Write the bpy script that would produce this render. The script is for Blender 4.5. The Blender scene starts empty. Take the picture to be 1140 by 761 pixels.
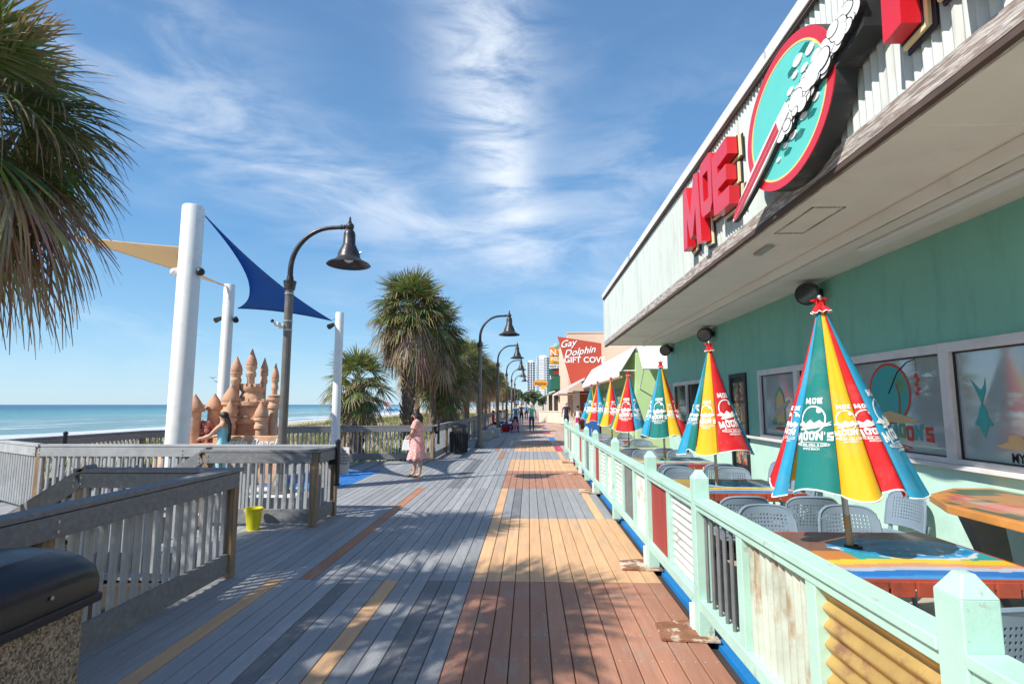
import bpy, bmesh, math, random
from mathutils import Vector, Matrix, Quaternion, noise
random.seed(7)
PI = math.pi
R = math.radians
scene = bpy.context.scene
col = scene.collection

# ------------------------------------------------------------------ camera
EYE = Vector((0, 0, 1.68))
cd = bpy.data.cameras.new('camera'); cam = bpy.data.objects.new('camera', cd); col.objects.link(cam)
cd.sensor_width = 36; cd.lens = 600 / 1140 * 36; cd.clip_start = .05; cd.clip_end = 20000
cam.location = EYE
cam.rotation_euler = (R(90 + 6.607), 0, R(1.802))
scene.camera = cam
# ------------------------------------------------------------------ light
TRAVEL = Vector((3.83, 2.74, -4.65)).normalized()
SUN = -TRAVEL
sl = bpy.data.lights.new('sun', 'SUN'); sl.energy = 4.1; sl.angle = R(.53); sl.color = (1, .94, .85)
so = bpy.data.objects.new('sun', sl); col.objects.link(so)
so.rotation_euler = TRAVEL.to_track_quat('-Z', 'Y').to_euler()
w = bpy.data.worlds.new('World'); scene.world = w; w.use_nodes = True
nt = w.node_tree; N = nt.nodes; L = nt.links; N.clear()
def nn(tree, t, **kw):
    n = tree.nodes.new(t)
    for k, v in kw.items():
        if k in ('ins',):
            for a, b in v.items(): n.inputs[a].default_value = b
        else: setattr(n, k, v)
    return n
sky = nn(nt, 'ShaderNodeTexSky', sky_type='NISHITA', sun_disc=False, sun_elevation=math.asin(SUN.z),
         sun_rotation=math.atan2(SUN.x, SUN.y) % (2 * PI), altitude=0, air_density=1.0, dust_density=.35, ozone_density=2.2)
tc = nn(nt, 'ShaderNodeTexCoord')
sep = nn(nt, 'ShaderNodeSeparateXYZ'); L.new(tc.outputs['Generated'], sep.inputs[0])
def m_(op, a, b=None, c=None, clamp=False):
    n = nn(nt, 'ShaderNodeMath', operation=op, use_clamp=clamp)
    for i, v in enumerate((a, b, c)):
        if v is None: continue
        if isinstance(v, (int, float)): n.inputs[i].default_value = v
        else: L.new(v, n.inputs[i])
    return n.outputs[0]
az = m_('ARCTAN2', sep.outputs[0], sep.outputs[1]); el = m_('ARCSINE', sep.outputs[2])
cmb = nn(nt, 'ShaderNodeCombineXYZ'); L.new(az, cmb.inputs[0]); L.new(el, cmb.inputs[1])
def cn(scale, rot, sc, detail=7, rough=.6, dist=.6, loc=(0, 0, 0)):
    mp = nn(nt, 'ShaderNodeMapping'); mp.inputs['Rotation'].default_value = (0, 0, rot); mp.inputs['Scale'].default_value = sc
    mp.inputs['Location'].default_value = loc
    L.new(cmb.outputs[0], mp.inputs[0])
    t = nn(nt, 'ShaderNodeTexNoise', ins={'Scale': scale, 'Detail': detail, 'Roughness': rough, 'Distortion': dist})
    L.new(mp.outputs[0], t.inputs['Vector']); return t.outputs['Fac']
def gauss(cx, cy, rot, sx, sy):
    # soft elliptical region of the sky (azimuth, elevation)
    dx = m_('SUBTRACT', az, cx); dy = m_('SUBTRACT', el, cy)
    c, s = math.cos(rot), math.sin(rot)
    u = m_('DIVIDE', m_('ADD', m_('MULTIPLY', dx, c), m_('MULTIPLY', dy, s)), sx)
    v = m_('DIVIDE', m_('SUBTRACT', m_('MULTIPLY', dy, c), m_('MULTIPLY', dx, s)), sy)
    d = m_('ADD', m_('MULTIPLY', u, u), m_('MULTIPLY', v, v))
    return m_('POWER', 2.71828, m_('MULTIPLY', d, -1))
def ramp(x, a, b):
    mr = nn(nt, 'ShaderNodeMapRange', interpolation_type='SMOOTHSTEP', ins={'From Min': a, 'From Max': b}); L.new(x, mr.inputs[0]); return mr.outputs[0]
n1 = ramp(cn(3.4, .22, (1, 3.4, 1), 8, .6, .5), .34, .70)
n2 = ramp(cn(4.2, 1.42, (1, 4.0, 1), 9, .62, .45, (3, 1, 0)), .28, .64)
n3 = ramp(cn(2.2, -.25, (1, 3.0, 1), 8, .6, .7, (9, 4, 0)), .48, .75)
streak = m_('MULTIPLY', gauss(-.085, .60, 1.70, .22, .105), n2)
streak2 = m_('MULTIPLY', gauss(-.045, .43, 1.80, .13, .050), n2)
band = m_('MULTIPLY', gauss(-.28, .355, -.26, .50, .075), n1)
band2 = m_('MULTIPLY', gauss(.22, .40, .25, .26, .10), n1)
band3 = m_('MULTIPLY', gauss(-.62, .55, -.9, .35, .14), n1)
low = m_('MULTIPLY', gauss(.0, .13, 0, .9, .07), n3)
allc = m_('ADD', m_('MULTIPLY', streak, .70), m_('MULTIPLY', streak2, .50))
for x, k in ((band, .55), (band2, .40), (band3, .22), (low, .35), (n3, .09)):
    allc = m_('ADD', allc, m_('MULTIPLY', x, k))
allc = m_('MULTIPLY', allc, ramp(el, 0.0, .06)); allc = m_('MINIMUM', allc, .9)
cm = nn(nt, 'ShaderNodeMix', data_type='RGBA'); L.new(allc, cm.inputs[0])
hs = nn(nt, 'ShaderNodeHueSaturation', ins={'Saturation': 1.12, 'Value': 1.0}); L.new(sky.outputs[0], hs.inputs['Color'])
hr = nn(nt, 'ShaderNodeValToRGB'); L.new(m_('MULTIPLY', el, 1.0), hr.inputs[0])     # clear air: pale blue low down, deeper blue overhead
he = hr.color_ramp.elements; he[0].position = 0.0; he[0].color = (.25, .385, .49, 1); he[1].position = 1.; he[1].color = (.065, .130, .26, 1)
for p_, c_ in ((.10, (.15, .305, .455, 1)), (.28, (.078, .205, .385, 1)), (.6, (.070, .155, .30, 1))):
    e_ = he.new(p_); e_.color = c_
hv = nn(nt, 'ShaderNodeVectorMath', operation='SCALE', ins={'Scale': 8.7}); L.new(hr.outputs[0], hv.inputs[0])
hm = nn(nt, 'ShaderNodeMix', data_type='RGBA', ins={0: .8}); L.new(hs.outputs[0], hm.inputs[6]); L.new(hv.outputs[0], hm.inputs[7])
L.new(hm.outputs[2], cm.inputs[6]); cm.inputs[7].default_value = (4.6, 4.9, 5.3, 1)
bg = nn(nt, 'ShaderNodeBackground', ins={'Strength': .14}); L.new(cm.outputs[2], bg.inputs[0])
wo = nn(nt, 'ShaderNodeOutputWorld'); L.new(bg.outputs[0], wo.inputs[0])
vs = scene.view_settings; vs.view_transform = 'Standard'; vs.look = 'None'; vs.gamma = 1; vs.use_curve_mapping = False
vs.exposure = .66

# ------------------------------------------------------------------ materials
M = {}
def mat(name, c, rough=.6, metal=0., var=.15, vscale=4., stretch=(1, 1, 1), bump=0., bscale=40., bstretch=None, c2=None, c2amt=.5, c2scale=3.,
        c2lo=.5, c2hi=.62, attr=False, spec=None, coat=0., c2stretch=None, trans=0.):
    m = bpy.data.materials.new(name); m.use_nodes = True; t = m.node_tree
    b = t.nodes['Principled BSDF']; b.inputs['Roughness'].default_value = rough; b.inputs['Metallic'].default_value = metal
    if spec is not None: b.inputs['Specular IOR Level'].default_value = spec
    if coat: b.inputs['Coat Weight'].default_value = coat
    tc = nn(t, 'ShaderNodeTexCoord')
    def mapped(s):
        mp = nn(t, 'ShaderNodeMapping'); mp.inputs['Scale'].default_value = s; t.links.new(tc.outputs['Object'], mp.inputs[0]); return mp.outputs[0]
    if attr:
        a = nn(t, 'ShaderNodeAttribute', attribute_name='col'); src = a.outputs['Color']
    else:
        rgb = nn(t, 'ShaderNodeRGB'); rgb.outputs[0].default_value = (*c, 1); src = rgb.outputs[0]
    if c2 is not None:
        n = nn(t, 'ShaderNodeTexNoise', ins={'Scale': c2scale, 'Detail': 8, 'Roughness': .65}); t.links.new(mapped(c2stretch or stretch), n.inputs['Vector'])
        mr = nn(t, 'ShaderNodeMapRange', interpolation_type='SMOOTHSTEP', ins={'From Min': c2lo, 'From Max': c2hi, 'To Max': c2amt}); t.links.new(n.outputs['Fac'], mr.inputs[0])
        mx = nn(t, 'ShaderNodeMix', data_type='RGBA'); t.links.new(mr.outputs[0], mx.inputs[0]); t.links.new(src, mx.inputs[6]); mx.inputs[7].default_value = (*c2, 1)
        src = mx.outputs[2]
    if var:
        n = nn(t, 'ShaderNodeTexNoise', ins={'Scale': vscale, 'Detail': 6, 'Roughness': .6}); t.links.new(mapped(stretch), n.inputs['Vector'])
        mr = nn(t, 'ShaderNodeMapRange', ins={'From Min': .25, 'From Max': .75, 'To Min': 1 - var, 'To Max': 1 + var}); t.links.new(n.outputs['Fac'], mr.inputs[0])
        vm = nn(t, 'ShaderNodeVectorMath', operation='SCALE'); t.links.new(src, vm.inputs[0]); t.links.new(mr.outputs[0], vm.inputs['Scale']); src = vm.outputs[0]
        r2 = nn(t, 'ShaderNodeMapRange', ins={'From Min': .25, 'From Max': .75, 'To Min': max(0, rough - .08), 'To Max': min(1, rough + .1)})
        t.links.new(n.outputs['Fac'], r2.inputs[0]); t.links.new(r2.outputs[0], b.inputs['Roughness'])
    t.links.new(src, b.inputs['Base Color'])
    if bump:
        n = nn(t, 'ShaderNodeTexNoise', ins={'Scale': bscale, 'Detail': 5, 'Roughness': .6}); t.links.new(mapped(bstretch or stretch), n.inputs['Vector'])
        bp = nn(t, 'ShaderNodeBump', ins={'Strength': bump, 'Distance': .01}); t.links.new(n.outputs['Fac'], bp.inputs['Height']); t.links.new(bp.outputs[0], b.inputs['Normal'])
    if trans:
        tr = nn(t, 'ShaderNodeBsdfTranslucent'); t.links.new(src, tr.inputs[0])
        mxs = nn(t, 'ShaderNodeMixShader', ins={0: trans}); t.links.new(b.outputs[0], mxs.inputs[1]); t.links.new(tr.outputs[0], mxs.inputs[2])
        t.links.new(mxs.outputs[0], t.nodes['Material Output'].inputs[0])
    M[name] = m; return m
mat('greywood', (.20, .205, .215), .75, var=.25, vscale=6, stretch=(4, 4, 4), bump=.4, bscale=30, c2=(.26, .25, .24), c2scale=5, c2amt=.6)
mat('balwood', (.36, .375, .39), .7, var=.2, vscale=5, bump=.3, c2=(.4, .4, .4), c2amt=.35)
mat('postwood', (.34, .225, .13), .8, var=.35, vscale=4, stretch=(14, 14, 1.0), bump=.7, bscale=16, c2=(.19, .15, .12), c2scale=2.5, c2amt=.8, c2lo=.42, c2hi=.62)
mat('white_paint', (.78, .78, .76), .45, var=.05, bump=.05, c2=(.5, .47, .42), c2amt=.25, c2scale=4)
mat('castle', (.62, .385, .25), .85, var=.22, vscale=5, bump=1, bscale=14, c2=(.44, .25, .15), c2amt=.8, c2scale=3, c2lo=.45, c2hi=.65)
mat('castle_roof', (.52, .29, .18), .85, var=.16, vscale=5, bump=.8, bscale=35)
mat('pinkrock', (.42, .17, .15), .9, var=.4, vscale=12, bump=1, bscale=30)
mat('lampmetal', (.035, .035, .04), .38, metal=.35, var=.2, bump=.05, c2=(.10, .09, .08), c2amt=.35)
mat('lamppost', (.15, .14, .13), .5, metal=.2, var=.2, vscale=8, c2=(.2, .18, .15), c2amt=.5, c2scale=6)
mat('galv', (.45, .45, .44), .4, metal=.8)
mat('black', (.012, .013, .016), .4, var=.2)
mat('blackplastic', (.010, .012, .019), .33, var=.3, bump=.12, bscale=90)
mat('soffit', (.80, .77, .70), .7, var=.06, vscale=2, c2=(.5, .45, .38), c2amt=.35, c2scale=1.5, c2lo=.55, c2hi=.75)
mat('tealwall', (.21, .50, .40), .6, var=.09, vscale=1.5, bump=.15, bscale=60, c2=(.13, .36, .30), c2amt=.55, c2scale=1.6, c2lo=.46, c2hi=.7, c2stretch=(1, 2.5, .5))
mat('mintwall', (.50, .75, .65), .6, var=.07, vscale=2, bump=.1, bscale=60, c2=(.42, .62, .54), c2amt=.5)
mat('mint', (.44, .68, .58), .5, var=.09, vscale=3, bump=.3, bscale=18, c2=(.34, .33, .27), c2amt=.75, c2scale=7, c2lo=.62, c2hi=.67)
mat('frame_white', (.70, .68, .68), .45, var=.06, c2=(.45, .42, .4), c2amt=.3)
mat('trimwood', (.30, .24, .21), .85, var=.35, vscale=3, stretch=(8, .8, 8), bump=1, bscale=14, c2=(.62, .60, .56), c2amt=.75, c2scale=6, c2lo=.46, c2hi=.56, c2stretch=(9, .9, 9))
mat('capmetal', (.75, .74, .72), .4, var=.1, c2=(.12, .09, .07), c2amt=.8, c2scale=3, c2lo=.6, c2hi=.68)
mat('darktrim', (.09, .06, .05), .8, var=.3, vscale=4)
mat('fascia', (.50, .56, .53), .5, var=.12, vscale=2.5, stretch=(1, 3, .5), bump=.1, bscale=30, c2=(.34, .28, .24), c2amt=.6, c2scale=2.2, c2lo=.50, c2hi=.74, c2stretch=(1, 7, .7))
mat('signred', (.66, .018, .03), .32, var=.08, coat=.3)
mat('signyellow', (.80, .62, .22), .5, var=.05)
mat('signcream', (.85, .74, .42), .5, var=.05)
mat('signnavy', (.012, .014, .03), .45, var=.2)
mat('signteal', (.12, .58, .52), .45, var=.03)
mat('signdark', (.035, .04, .042), .7, var=.35, vscale=6, c2=(.12, .12, .12), c2amt=.4)
mat('white', (.82, .82, .82), .5, var=.03)
mat('black_line', (.01, .01, .012), .6, var=0)
mat('uteal', (.005, .21, .19), .75, var=.05, vscale=2.5, bump=.55, bscale=7, bstretch=(1.3, 1.3, .45), c2=(.45, .45, .43), c2amt=.10, c2scale=4, trans=.22)
mat('uyellow', (.86, .50, .012), .75, var=.05, vscale=2.5, bump=.55, bscale=7, bstretch=(1.3, 1.3, .45), c2=(.45, .45, .43), c2amt=.10, c2scale=4, trans=.22)
mat('ured', (.68, .012, .018), .75, var=.05, vscale=2.5, bump=.55, bscale=7, bstretch=(1.3, 1.3, .45), c2=(.45, .45, .43), c2amt=.10, c2scale=4, trans=.22)
mat('ublue', (.02, .36, .60), .75, var=.05, vscale=2.5, bump=.55, bscale=7, bstretch=(1.3, 1.3, .45), c2=(.45, .45, .43), c2amt=.10, c2scale=4, trans=.22)
mat('print', (.82, .84, .82), .7, var=.04)
mat('bluesail', (.010, .15, .50), .8, var=.08, vscale=1, trans=.4, bump=.1, bscale=60)
mat('beigesail', (.78, .64, .44), .8, var=.05, vscale=1, trans=.5)
mat('chair', (.20, .27, .34), .45, var=.08, vscale=5)
mat('tabletop', (0, 0, 0), .3, var=.05, attr=True, coat=.4, bump=.04)
mat('redwood', (.42, .07, .035), .5, var=.3, vscale=5, bump=.3, c2=(.12, .05, .03), c2amt=.6)
mat('orangewood', (.55, .24, .06), .45, var=.25, vscale=5, bump=.2)
mat('wood', (.42, .26, .13), .6, var=.25, vscale=4, stretch=(9, 9, 1), bump=.3)
mat('gold', (.50, .33, .11), .5, metal=.25, var=.25, vscale=3, bump=.2, c2=(.20, .07, .07), c2amt=.7, c2scale=4, c2lo=.5, c2hi=.66)
mat('rusty', (.46, .52, .44), .6, var=.25, vscale=3, bump=.3, c2=(.30, .17, .07), c2amt=.85, c2scale=3, c2lo=.47, c2hi=.62, c2stretch=(2, 2, .6))
mat('corrwhite', (.62, .64, .60), .5, var=.15, vscale=4, bump=.2, c2=(.33, .24, .20), c2amt=.7, c2scale=5, c2lo=.5, c2hi=.65)
mat('redpanel', (.34, .045, .035), .65, var=.25, vscale=3, stretch=(3, 3, .6), bump=.3)
mat('greypanel', (.16, .17, .17), .6, var=.3, vscale=4)
mat('rustplate', (.24, .10, .05), .8, var=.5, vscale=8, bump=.6, bscale=20, c2=(.58, .50, .40), c2amt=.8, c2scale=5, c2lo=.5, c2hi=.58)
mat('bluestrip', (.01, .20, .55), .5, var=.12, vscale=5)
mat('patio', (.40, .34, .28), .85, var=.15, vscale=1.5, bump=.4, c2=(.26, .23, .2), c2amt=.5, c2scale=2)
mat('skin', (.56, .33, .22), .55, var=.06)
mat('skindark', (.16, .08, .05), .55, var=.06)
mat('hair', (.018, .011, .008), .5, var=.3, vscale=30, stretch=(6, 6, 1))
mat('greyhair', (.5, .48, .45), .6, var=.2)
mat('pinkdress', (.72, .30, .28), .8, var=.1, vscale=30, c2=(.85, .62, .58), c2amt=.8, c2scale=26, c2lo=.5, c2hi=.56)
mat('aqua', (.28, .62, .68), .8, var=.08)
mat('tealshirt', (.16, .55, .42), .8, var=.08)
mat('jeans', (.035, .07, .15), .85, var=.2, vscale=20)
mat('navy', (.015, .022, .06), .85, var=.15)
mat('shirtblue', (.04, .13, .26), .85, var=.15)
mat('whitecloth', (.74, .74, .74), .85, var=.05)
mat('magenta', (.45, .02, .14), .8, var=.1)
mat('redcloth', (.5, .02, .03), .8, var=.1)
mat('pinkcloth', (.72, .25, .33), .8, var=.1)
mat('sandal', (.06, .035, .02), .7, var=.1)
mat('yellowplastic', (.80, .72, .02), .4, var=.03, trans=.15)
mat('redplastic', (.6, .015, .02), .4, var=.03)
mat('blueplastic', (.02, .12, .42), .45, var=.1)
mat('concrete', (.46, .45, .42), .85, var=.12, vscale=5, bump=.3)
mat('lime', (.48, .66, .33), .7, var=.06, vscale=1)
mat('limeshade', (.28, .33, .16), .7, var=.1, vscale=1)  # shaded copy of lime, the awning's shade put into the colour
mat('awning', (.80, .80, .79), .6, var=.03, vscale=1)
mat('tanvalance', (.66, .44, .24), .7, var=.1)
mat('gdred', (.50, .065, .03), .55, var=.05, vscale=.4)
mat('peach', (.74, .56, .42), .8, var=.06, vscale=.4)
mat('brick', (.26, .06, .035), .8, var=.2, vscale=3)
mat('greenawn', (.006, .11, .075), .6, var=.08, vscale=.6)
mat('greenwall', (.25, .45, .36), .7, var=.1, vscale=.5)
mat('darkwall', (.05, .04, .035), .8, var=.3)
mat('creamwall', (.66, .60, .50), .8, var=.08)
mat('orange', (.75, .27, .03), .5, var=.05)
mat('towerwhite', (.74, .75, .76), .6, var=.03, vscale=.05)
mat('towerglass', (.03, .07, .13), .25, var=.3, vscale=.3)
mat('trunk', (.17, .125, .09), .9, var=.4, vscale=7, bump=1, bscale=15, c2=(.30, .25, .20), c2amt=.6, c2scale=6)
mat('boot', (.15, .10, .065), .9, var=.5, vscale=9, bump=.6)
mat('leaf', (0, 0, 0), .45, var=.2, vscale=3, attr=True, trans=.25, spec=.4)
mat('grassblade', (0, 0, 0), .7, var=.2, vscale=1, attr=True, trans=.2)
mat('shrub', (0, 0, 0), .6, var=.2, vscale=3, attr=True, trans=.2)
mat('tree', (0, 0, 0), .7, var=.2, attr=True)
def glass_mat():
    m = mat('window_glass', (.46, .53, .55), .05, metal=.3, var=.12, vscale=.7, spec=.8)
    mat('darkglass', (.03, .04, .045), .05, var=.2, vscale=1, spec=.8)
glass_mat()
# pebble concrete
m = mat('aggregate', (.2, .17, .13), .8, var=0); t = m.node_tree; b = t.nodes['Principled BSDF']
tc2 = nn(t, 'ShaderNodeTexCoord'); v = nn(t, 'ShaderNodeTexVoronoi', ins={'Scale': 95.}); t.links.new(tc2.outputs['Object'], v.inputs['Vector'])
cr = nn(t, 'ShaderNodeValToRGB'); cr.color_ramp.elements[0].color = (.07, .055, .04, 1); cr.color_ramp.elements[1].color = (.42, .36, .28, 1)
sp = nn(t, 'ShaderNodeSeparateColor'); t.links.new(v.outputs['Color'], sp.inputs[0]); t.links.new(sp.outputs[0], cr.inputs[0])
t.links.new(cr.outputs[0], b.inputs['Base Color'])
bp = nn(t, 'ShaderNodeBump', ins={'Strength': 1., 'Distance': .006}); bp.invert = True; t.links.new(v.outputs['Distance'], bp.inputs['Height']); t.links.new(bp.outputs[0], b.inputs['Normal'])
# deck boards: colour per board, long grain, screw heads every 0.4 m
m = mat('deck', (0, 0, 0), .62, var=.16, vscale=2.2, stretch=(9, .8, 1), attr=True, bump=.35, bscale=6, bstretch=(30, 1.2, 1), c2=(.34, .31, .27), c2amt=.34, c2scale=2.3, c2lo=.50, c2hi=.68, c2stretch=(1.6, .8, 1))
t = m.node_tree; b = t.nodes['Principled BSDF']; src = b.inputs['Base Color'].links[0].from_socket
g = nn(t, 'ShaderNodeNewGeometry'); s = nn(t, 'ShaderNodeSeparateXYZ'); t.links.new(g.outputs['Position'], s.inputs[0])
def tm(op, a, b_=None):
    n = nn(t, 'ShaderNodeMath', operation=op)
    for i, v_ in enumerate((a, b_)):
        if v_ is None: continue
        if isinstance(v_, (int, float)): n.inputs[i].default_value = v_
        else: t.links.new(v_, n.inputs[i])
    return n.outputs[0]
fx = tm('ABSOLUTE', tm('SUBTRACT', tm('ABSOLUTE', tm('SUBTRACT', tm('FLOORED_MODULO', s.outputs[0], .14), .07)), .038))
fy = tm('ABSOLUTE', tm('SUBTRACT', tm('FLOORED_MODULO', s.outputs[1], .40), .2))
dd = tm('SQRT', tm('ADD', tm('MULTIPLY', fx, fx), tm('MULTIPLY', fy, fy)))
dot = tm('LESS_THAN', dd, .0062)
mx = nn(t, 'ShaderNodeMix', data_type='RGBA'); t.links.new(tm('MULTIPLY', dot, .75), mx.inputs[0]); t.links.new(src, mx.inputs[6]); mx.inputs[7].default_value = (.5, .48, .46, 1)
t.links.new(mx.outputs[2], b.inputs['Base Color'])
# sea: colour by distance from the shore, foam in broken lines
m = bpy.data.materials.new('sea'); m.use_nodes = True; M['sea'] = m; t = m.node_tree; b = t.nodes['Principled BSDF']; b.inputs['Roughness'].default_value = .28
g = nn(t, 'ShaderNodeNewGeometry'); s = nn(t, 'ShaderNodeSeparateXYZ'); t.links.new(g.outputs['Position'], s.inputs[0])
def tmr(x, a, b_, c=0., d=1.):
    mr = nn(t, 'ShaderNodeMapRange', interpolation_type='SMOOTHSTEP', ins={'From Min': a, 'From Max': b_, 'To Min': c, 'To Max': d}); t.links.new(x, mr.inputs[0]); return mr.outputs[0]
off = tm('MULTIPLY', tm('ADD', s.outputs[0], 55.), -1.)
cr = nn(t, 'ShaderNodeValToRGB'); e = cr.color_ramp.elements
e[0].position = 0; e[0].color = (.20, .33, .32, 1); e[1].position = 1; e[1].color = (.015, .085, .15, 1)
for p, c in ((.08, (.10, .30, .32, 1)), (.3, (.045, .20, .25, 1)), (.6, (.02, .12, .19, 1))):
    x = e.new(p); x.color = c
t.links.new(tmr(tm('ADD', off, tm('MULTIPLY', 0., 0.)), 0, 700), cr.inputs[0])
mp = nn(t, 'ShaderNodeMapping'); mp.inputs['Scale'].default_value = (.16, .018, 1); t.links.new(g.outputs['Position'], mp.inputs[0])
fn = nn(t, 'ShaderNodeTexNoise', ins={'Scale': 1., 'Detail': 6, 'Roughness': .6}); t.links.new(mp.outputs[0], fn.inputs['Vector'])
sw = nn(t, 'ShaderNodeTexWave', bands_direction='X', ins={'Scale': .028, 'Distortion': 5., 'Detail': 4., 'Detail Scale': 1.2}); t.links.new(g.outputs['Position'], sw.inputs['Vector']); near = tmr(off, 2, 26, 1, 0); foam = tmr(tm('ADD', fn.outputs['Fac'], tm('MULTIPLY', near, .22)), .60, .68)
foam = tm('MULTIPLY', foam, tmr(off, 12, 60, 1, 0)); foam = tm('MAXIMUM', foam, tm('MULTIPLY', tmr(sw.outputs['Fac'], .86, .97), tm('MULTIPLY', tmr(fn.outputs['Fac'], .46, .58), tmr(off, 60, 150, 1, 0))))
mx = nn(t, 'ShaderNodeMix', data_type='RGBA'); t.links.new(foam, mx.inputs[0]); t.links.new(cr.outputs[0], mx.inputs[6]); mx.inputs[7].default_value = (.8, .82, .82, 1)
t.links.new(mx.outputs[2], b.inputs['Base Color'])
mp2 = nn(t, 'ShaderNodeMapping'); mp2.inputs['Scale'].default_value = (.5, .09, 1); t.links.new(g.outputs['Position'], mp2.inputs[0])
wn = nn(t, 'ShaderNodeTexNoise', ins={'Scale': 1., 'Detail': 7, 'Roughness': .65}); t.links.new(mp2.outputs[0], wn.inputs['Vector'])
bp = nn(t, 'ShaderNodeBump', ins={'Strength': 1., 'Distance': 1.4}); t.links.new(wn.outputs['Fac'], bp.inputs['Height']); t.links.new(bp.outputs[0], b.inputs['Normal'])
# sand / dune ground
mat('sand', (.52, .44, .33), .9, var=.12, vscale=.3, bump=.5, bscale=3, c2=(.30, .27, .13), c2amt=.6, c2scale=.12, c2lo=.5, c2hi=.6)

# ------------------------------------------------------------------ builders
class MB:
    def __init__(s): s.v = []; s.f = []; s.mi = []; s.c = []; s.cc = None
    def add(s, vs, fs, mi=0):
        o = len(s.v); s.v += [tuple(p) for p in vs]
        for f in fs: s.f.append(tuple(i + o for i in f)); s.mi.append(mi); s.c.append(s.cc or (1, 1, 1))
        return s
    def box(s, a, b, mi=0):
        x0, y0, z0 = a; x1, y1, z1 = b
        return s.add([(x0, y0, z0), (x1, y0, z0), (x1, y1, z0), (x0, y1, z0), (x0, y0, z1), (x1, y0, z1), (x1, y1, z1), (x0, y1, z1)],
                     [(0, 3, 2, 1), (4, 5, 6, 7), (0, 1, 5, 4), (1, 2, 6, 5), (2, 3, 7, 6), (3, 0, 4, 7)], mi)
    def beam(s, p, q, wd, h, mi=0, ch=0.0):
        # rectangular bar from p to q (centre line), width wd sideways, height h
        p = Vector(p); q = Vector(q); d = (q - p).normalized(); up = Vector((0, 0, 1))
        if abs(d.z) > .95: up = Vector((0, 1, 0))
        sd = d.cross(up).normalized(); u = sd.cross(d)
        vs = []
        for c in (p, q):
            for a, b in ((-1, -1), (1, -1), (1, 1), (-1, 1)): vs.append(c + sd * a * wd / 2 + u * b * h / 2)
        return s.add(vs, [(0, 1, 2, 3), (7, 6, 5, 4), (0, 4, 5, 1), (1, 5, 6, 2), (2, 6, 7, 3), (3, 7, 4, 0)], mi)
    def tube(s, pts, rad, n=10, mi=0, cap=True):
        pts = [Vector(p) for p in pts]; rad = rad if isinstance(rad, (list, tuple)) else [rad] * len(pts)
        vs = []; prev = None
        for i, p in enumerate(pts):
            d = (pts[min(i + 1, len(pts) - 1)] - pts[max(i - 1, 0)]).normalized()
            if prev is None:
                a = Vector((1, 0, 0)) if abs(d.x) < .8 else Vector((0, 1, 0)); u = d.cross(a).normalized()
            else: u = (prev - d * prev.dot(d)).normalized()
            prev = u; w_ = d.cross(u)
            for k in range(n):
                a = 2 * PI * k / n; vs.append(p + (u * math.cos(a) + w_ * math.sin(a)) * rad[i])
        fs = [(i * n + k, i * n + (k + 1) % n, (i + 1) * n + (k + 1) % n, (i + 1) * n + k) for i in range(len(pts) - 1) for k in range(n)]
        if cap: fs += [tuple(range(n - 1, -1, -1)), tuple(range((len(pts) - 1) * n, len(pts) * n))]
        return s.add(vs, fs, mi)
    def lathe(s, prof, c=(0, 0, 0), n=20, mi=0, cap=True, ang=0):
        vs = [(c[0] + r * math.cos(ang + 2 * PI * k / n), c[1] + r * math.sin(ang + 2 * PI * k / n), c[2] + z) for r, z in prof for k in range(n)]
        fs = [(i * n + k, i * n + (k + 1) % n, (i + 1) * n + (k + 1) % n, (i + 1) * n + k) for i in range(len(prof) - 1) for k in range(n)]
        if cap: fs += [tuple(range(n - 1, -1, -1)), tuple(range((len(prof) - 1) * n, len(prof) * n))]
        return s.add(vs, fs, mi)
    def ball(s, c, r, n=12, mi=0, sc=(1, 1, 1)):
        m2 = n // 2; prof = [(math.sin(PI * i / m2), -math.cos(PI * i / m2)) for i in range(m2 + 1)]
        vs = [(c[0] + r * sc[0] * a * math.cos(2 * PI * k / n), c[1] + r * sc[1] * a * math.sin(2 * PI * k / n), c[2] + r * sc[2] * z) for a, z in prof for k in range(n)]
        fs = [(i * n + k, i * n + (k + 1) % n, (i + 1) * n + (k + 1) % n, (i + 1) * n + k) for i in range(m2) for k in range(n)]
        return s.add(vs, fs, mi)
    def prism(s, outline, mp, t0, t1, mi=0, mside=None):
        n = len(outline)
        vs = [mp(u, v, t0) for u, v in outline] + [mp(u, v, t1) for u, v in outline]
        o = len(s.v); s.add(vs, [tuple(range(n - 1, -1, -1)), tuple(range(n, 2 * n))], mi)
        for k in range(n): s.f.append((o + k, o + (k + 1) % n, o + n + (k + 1) % n, o + n + k)); s.mi.append(mi if mside is None else mside); s.c.append(s.cc or (1, 1, 1))
        return s
    def build(s, name, mats, parent=None, smooth=False, world=True, bevel=0, autosm=True):
        me = bpy.data.meshes.new(name)
        off = Vector((0, 0, 0))
        if parent is not None and world:
            p = parent
            while p.parent: p = p.parent
            off = p.location
        me.from_pydata([(x - off[0], y - off[1], z - off[2]) for x, y, z in s.v], [], s.f)
        if not isinstance(mats, (list, tuple)): mats = [mats]
        for m in mats: me.materials.append(M[m])
        for p, i in zip(me.polygons, s.mi): p.material_index = i
        if s.cc is not None:
            at = me.attributes.new('col', 'FLOAT_COLOR', 'FACE')
            at.data.foreach_set('color', [x for c in s.c for x in (*c, 1)])
        if bevel == 0: pass
        me.validate(); me.update()
        bm = bmesh.new(); bm.from_mesh(me); 
        if len(bm.faces) < 60000: bmesh.ops.recalc_face_normals(bm, faces=bm.faces)
        bm.to_mesh(me); bm.free()
        if smooth:
            for p in me.polygons: p.use_smooth = True
            me.set_sharp_from_angle(angle=R(38))
        o = bpy.data.objects.new(name, me); col.objects.link(o)
        if parent is not None: o.parent = parent
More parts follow.
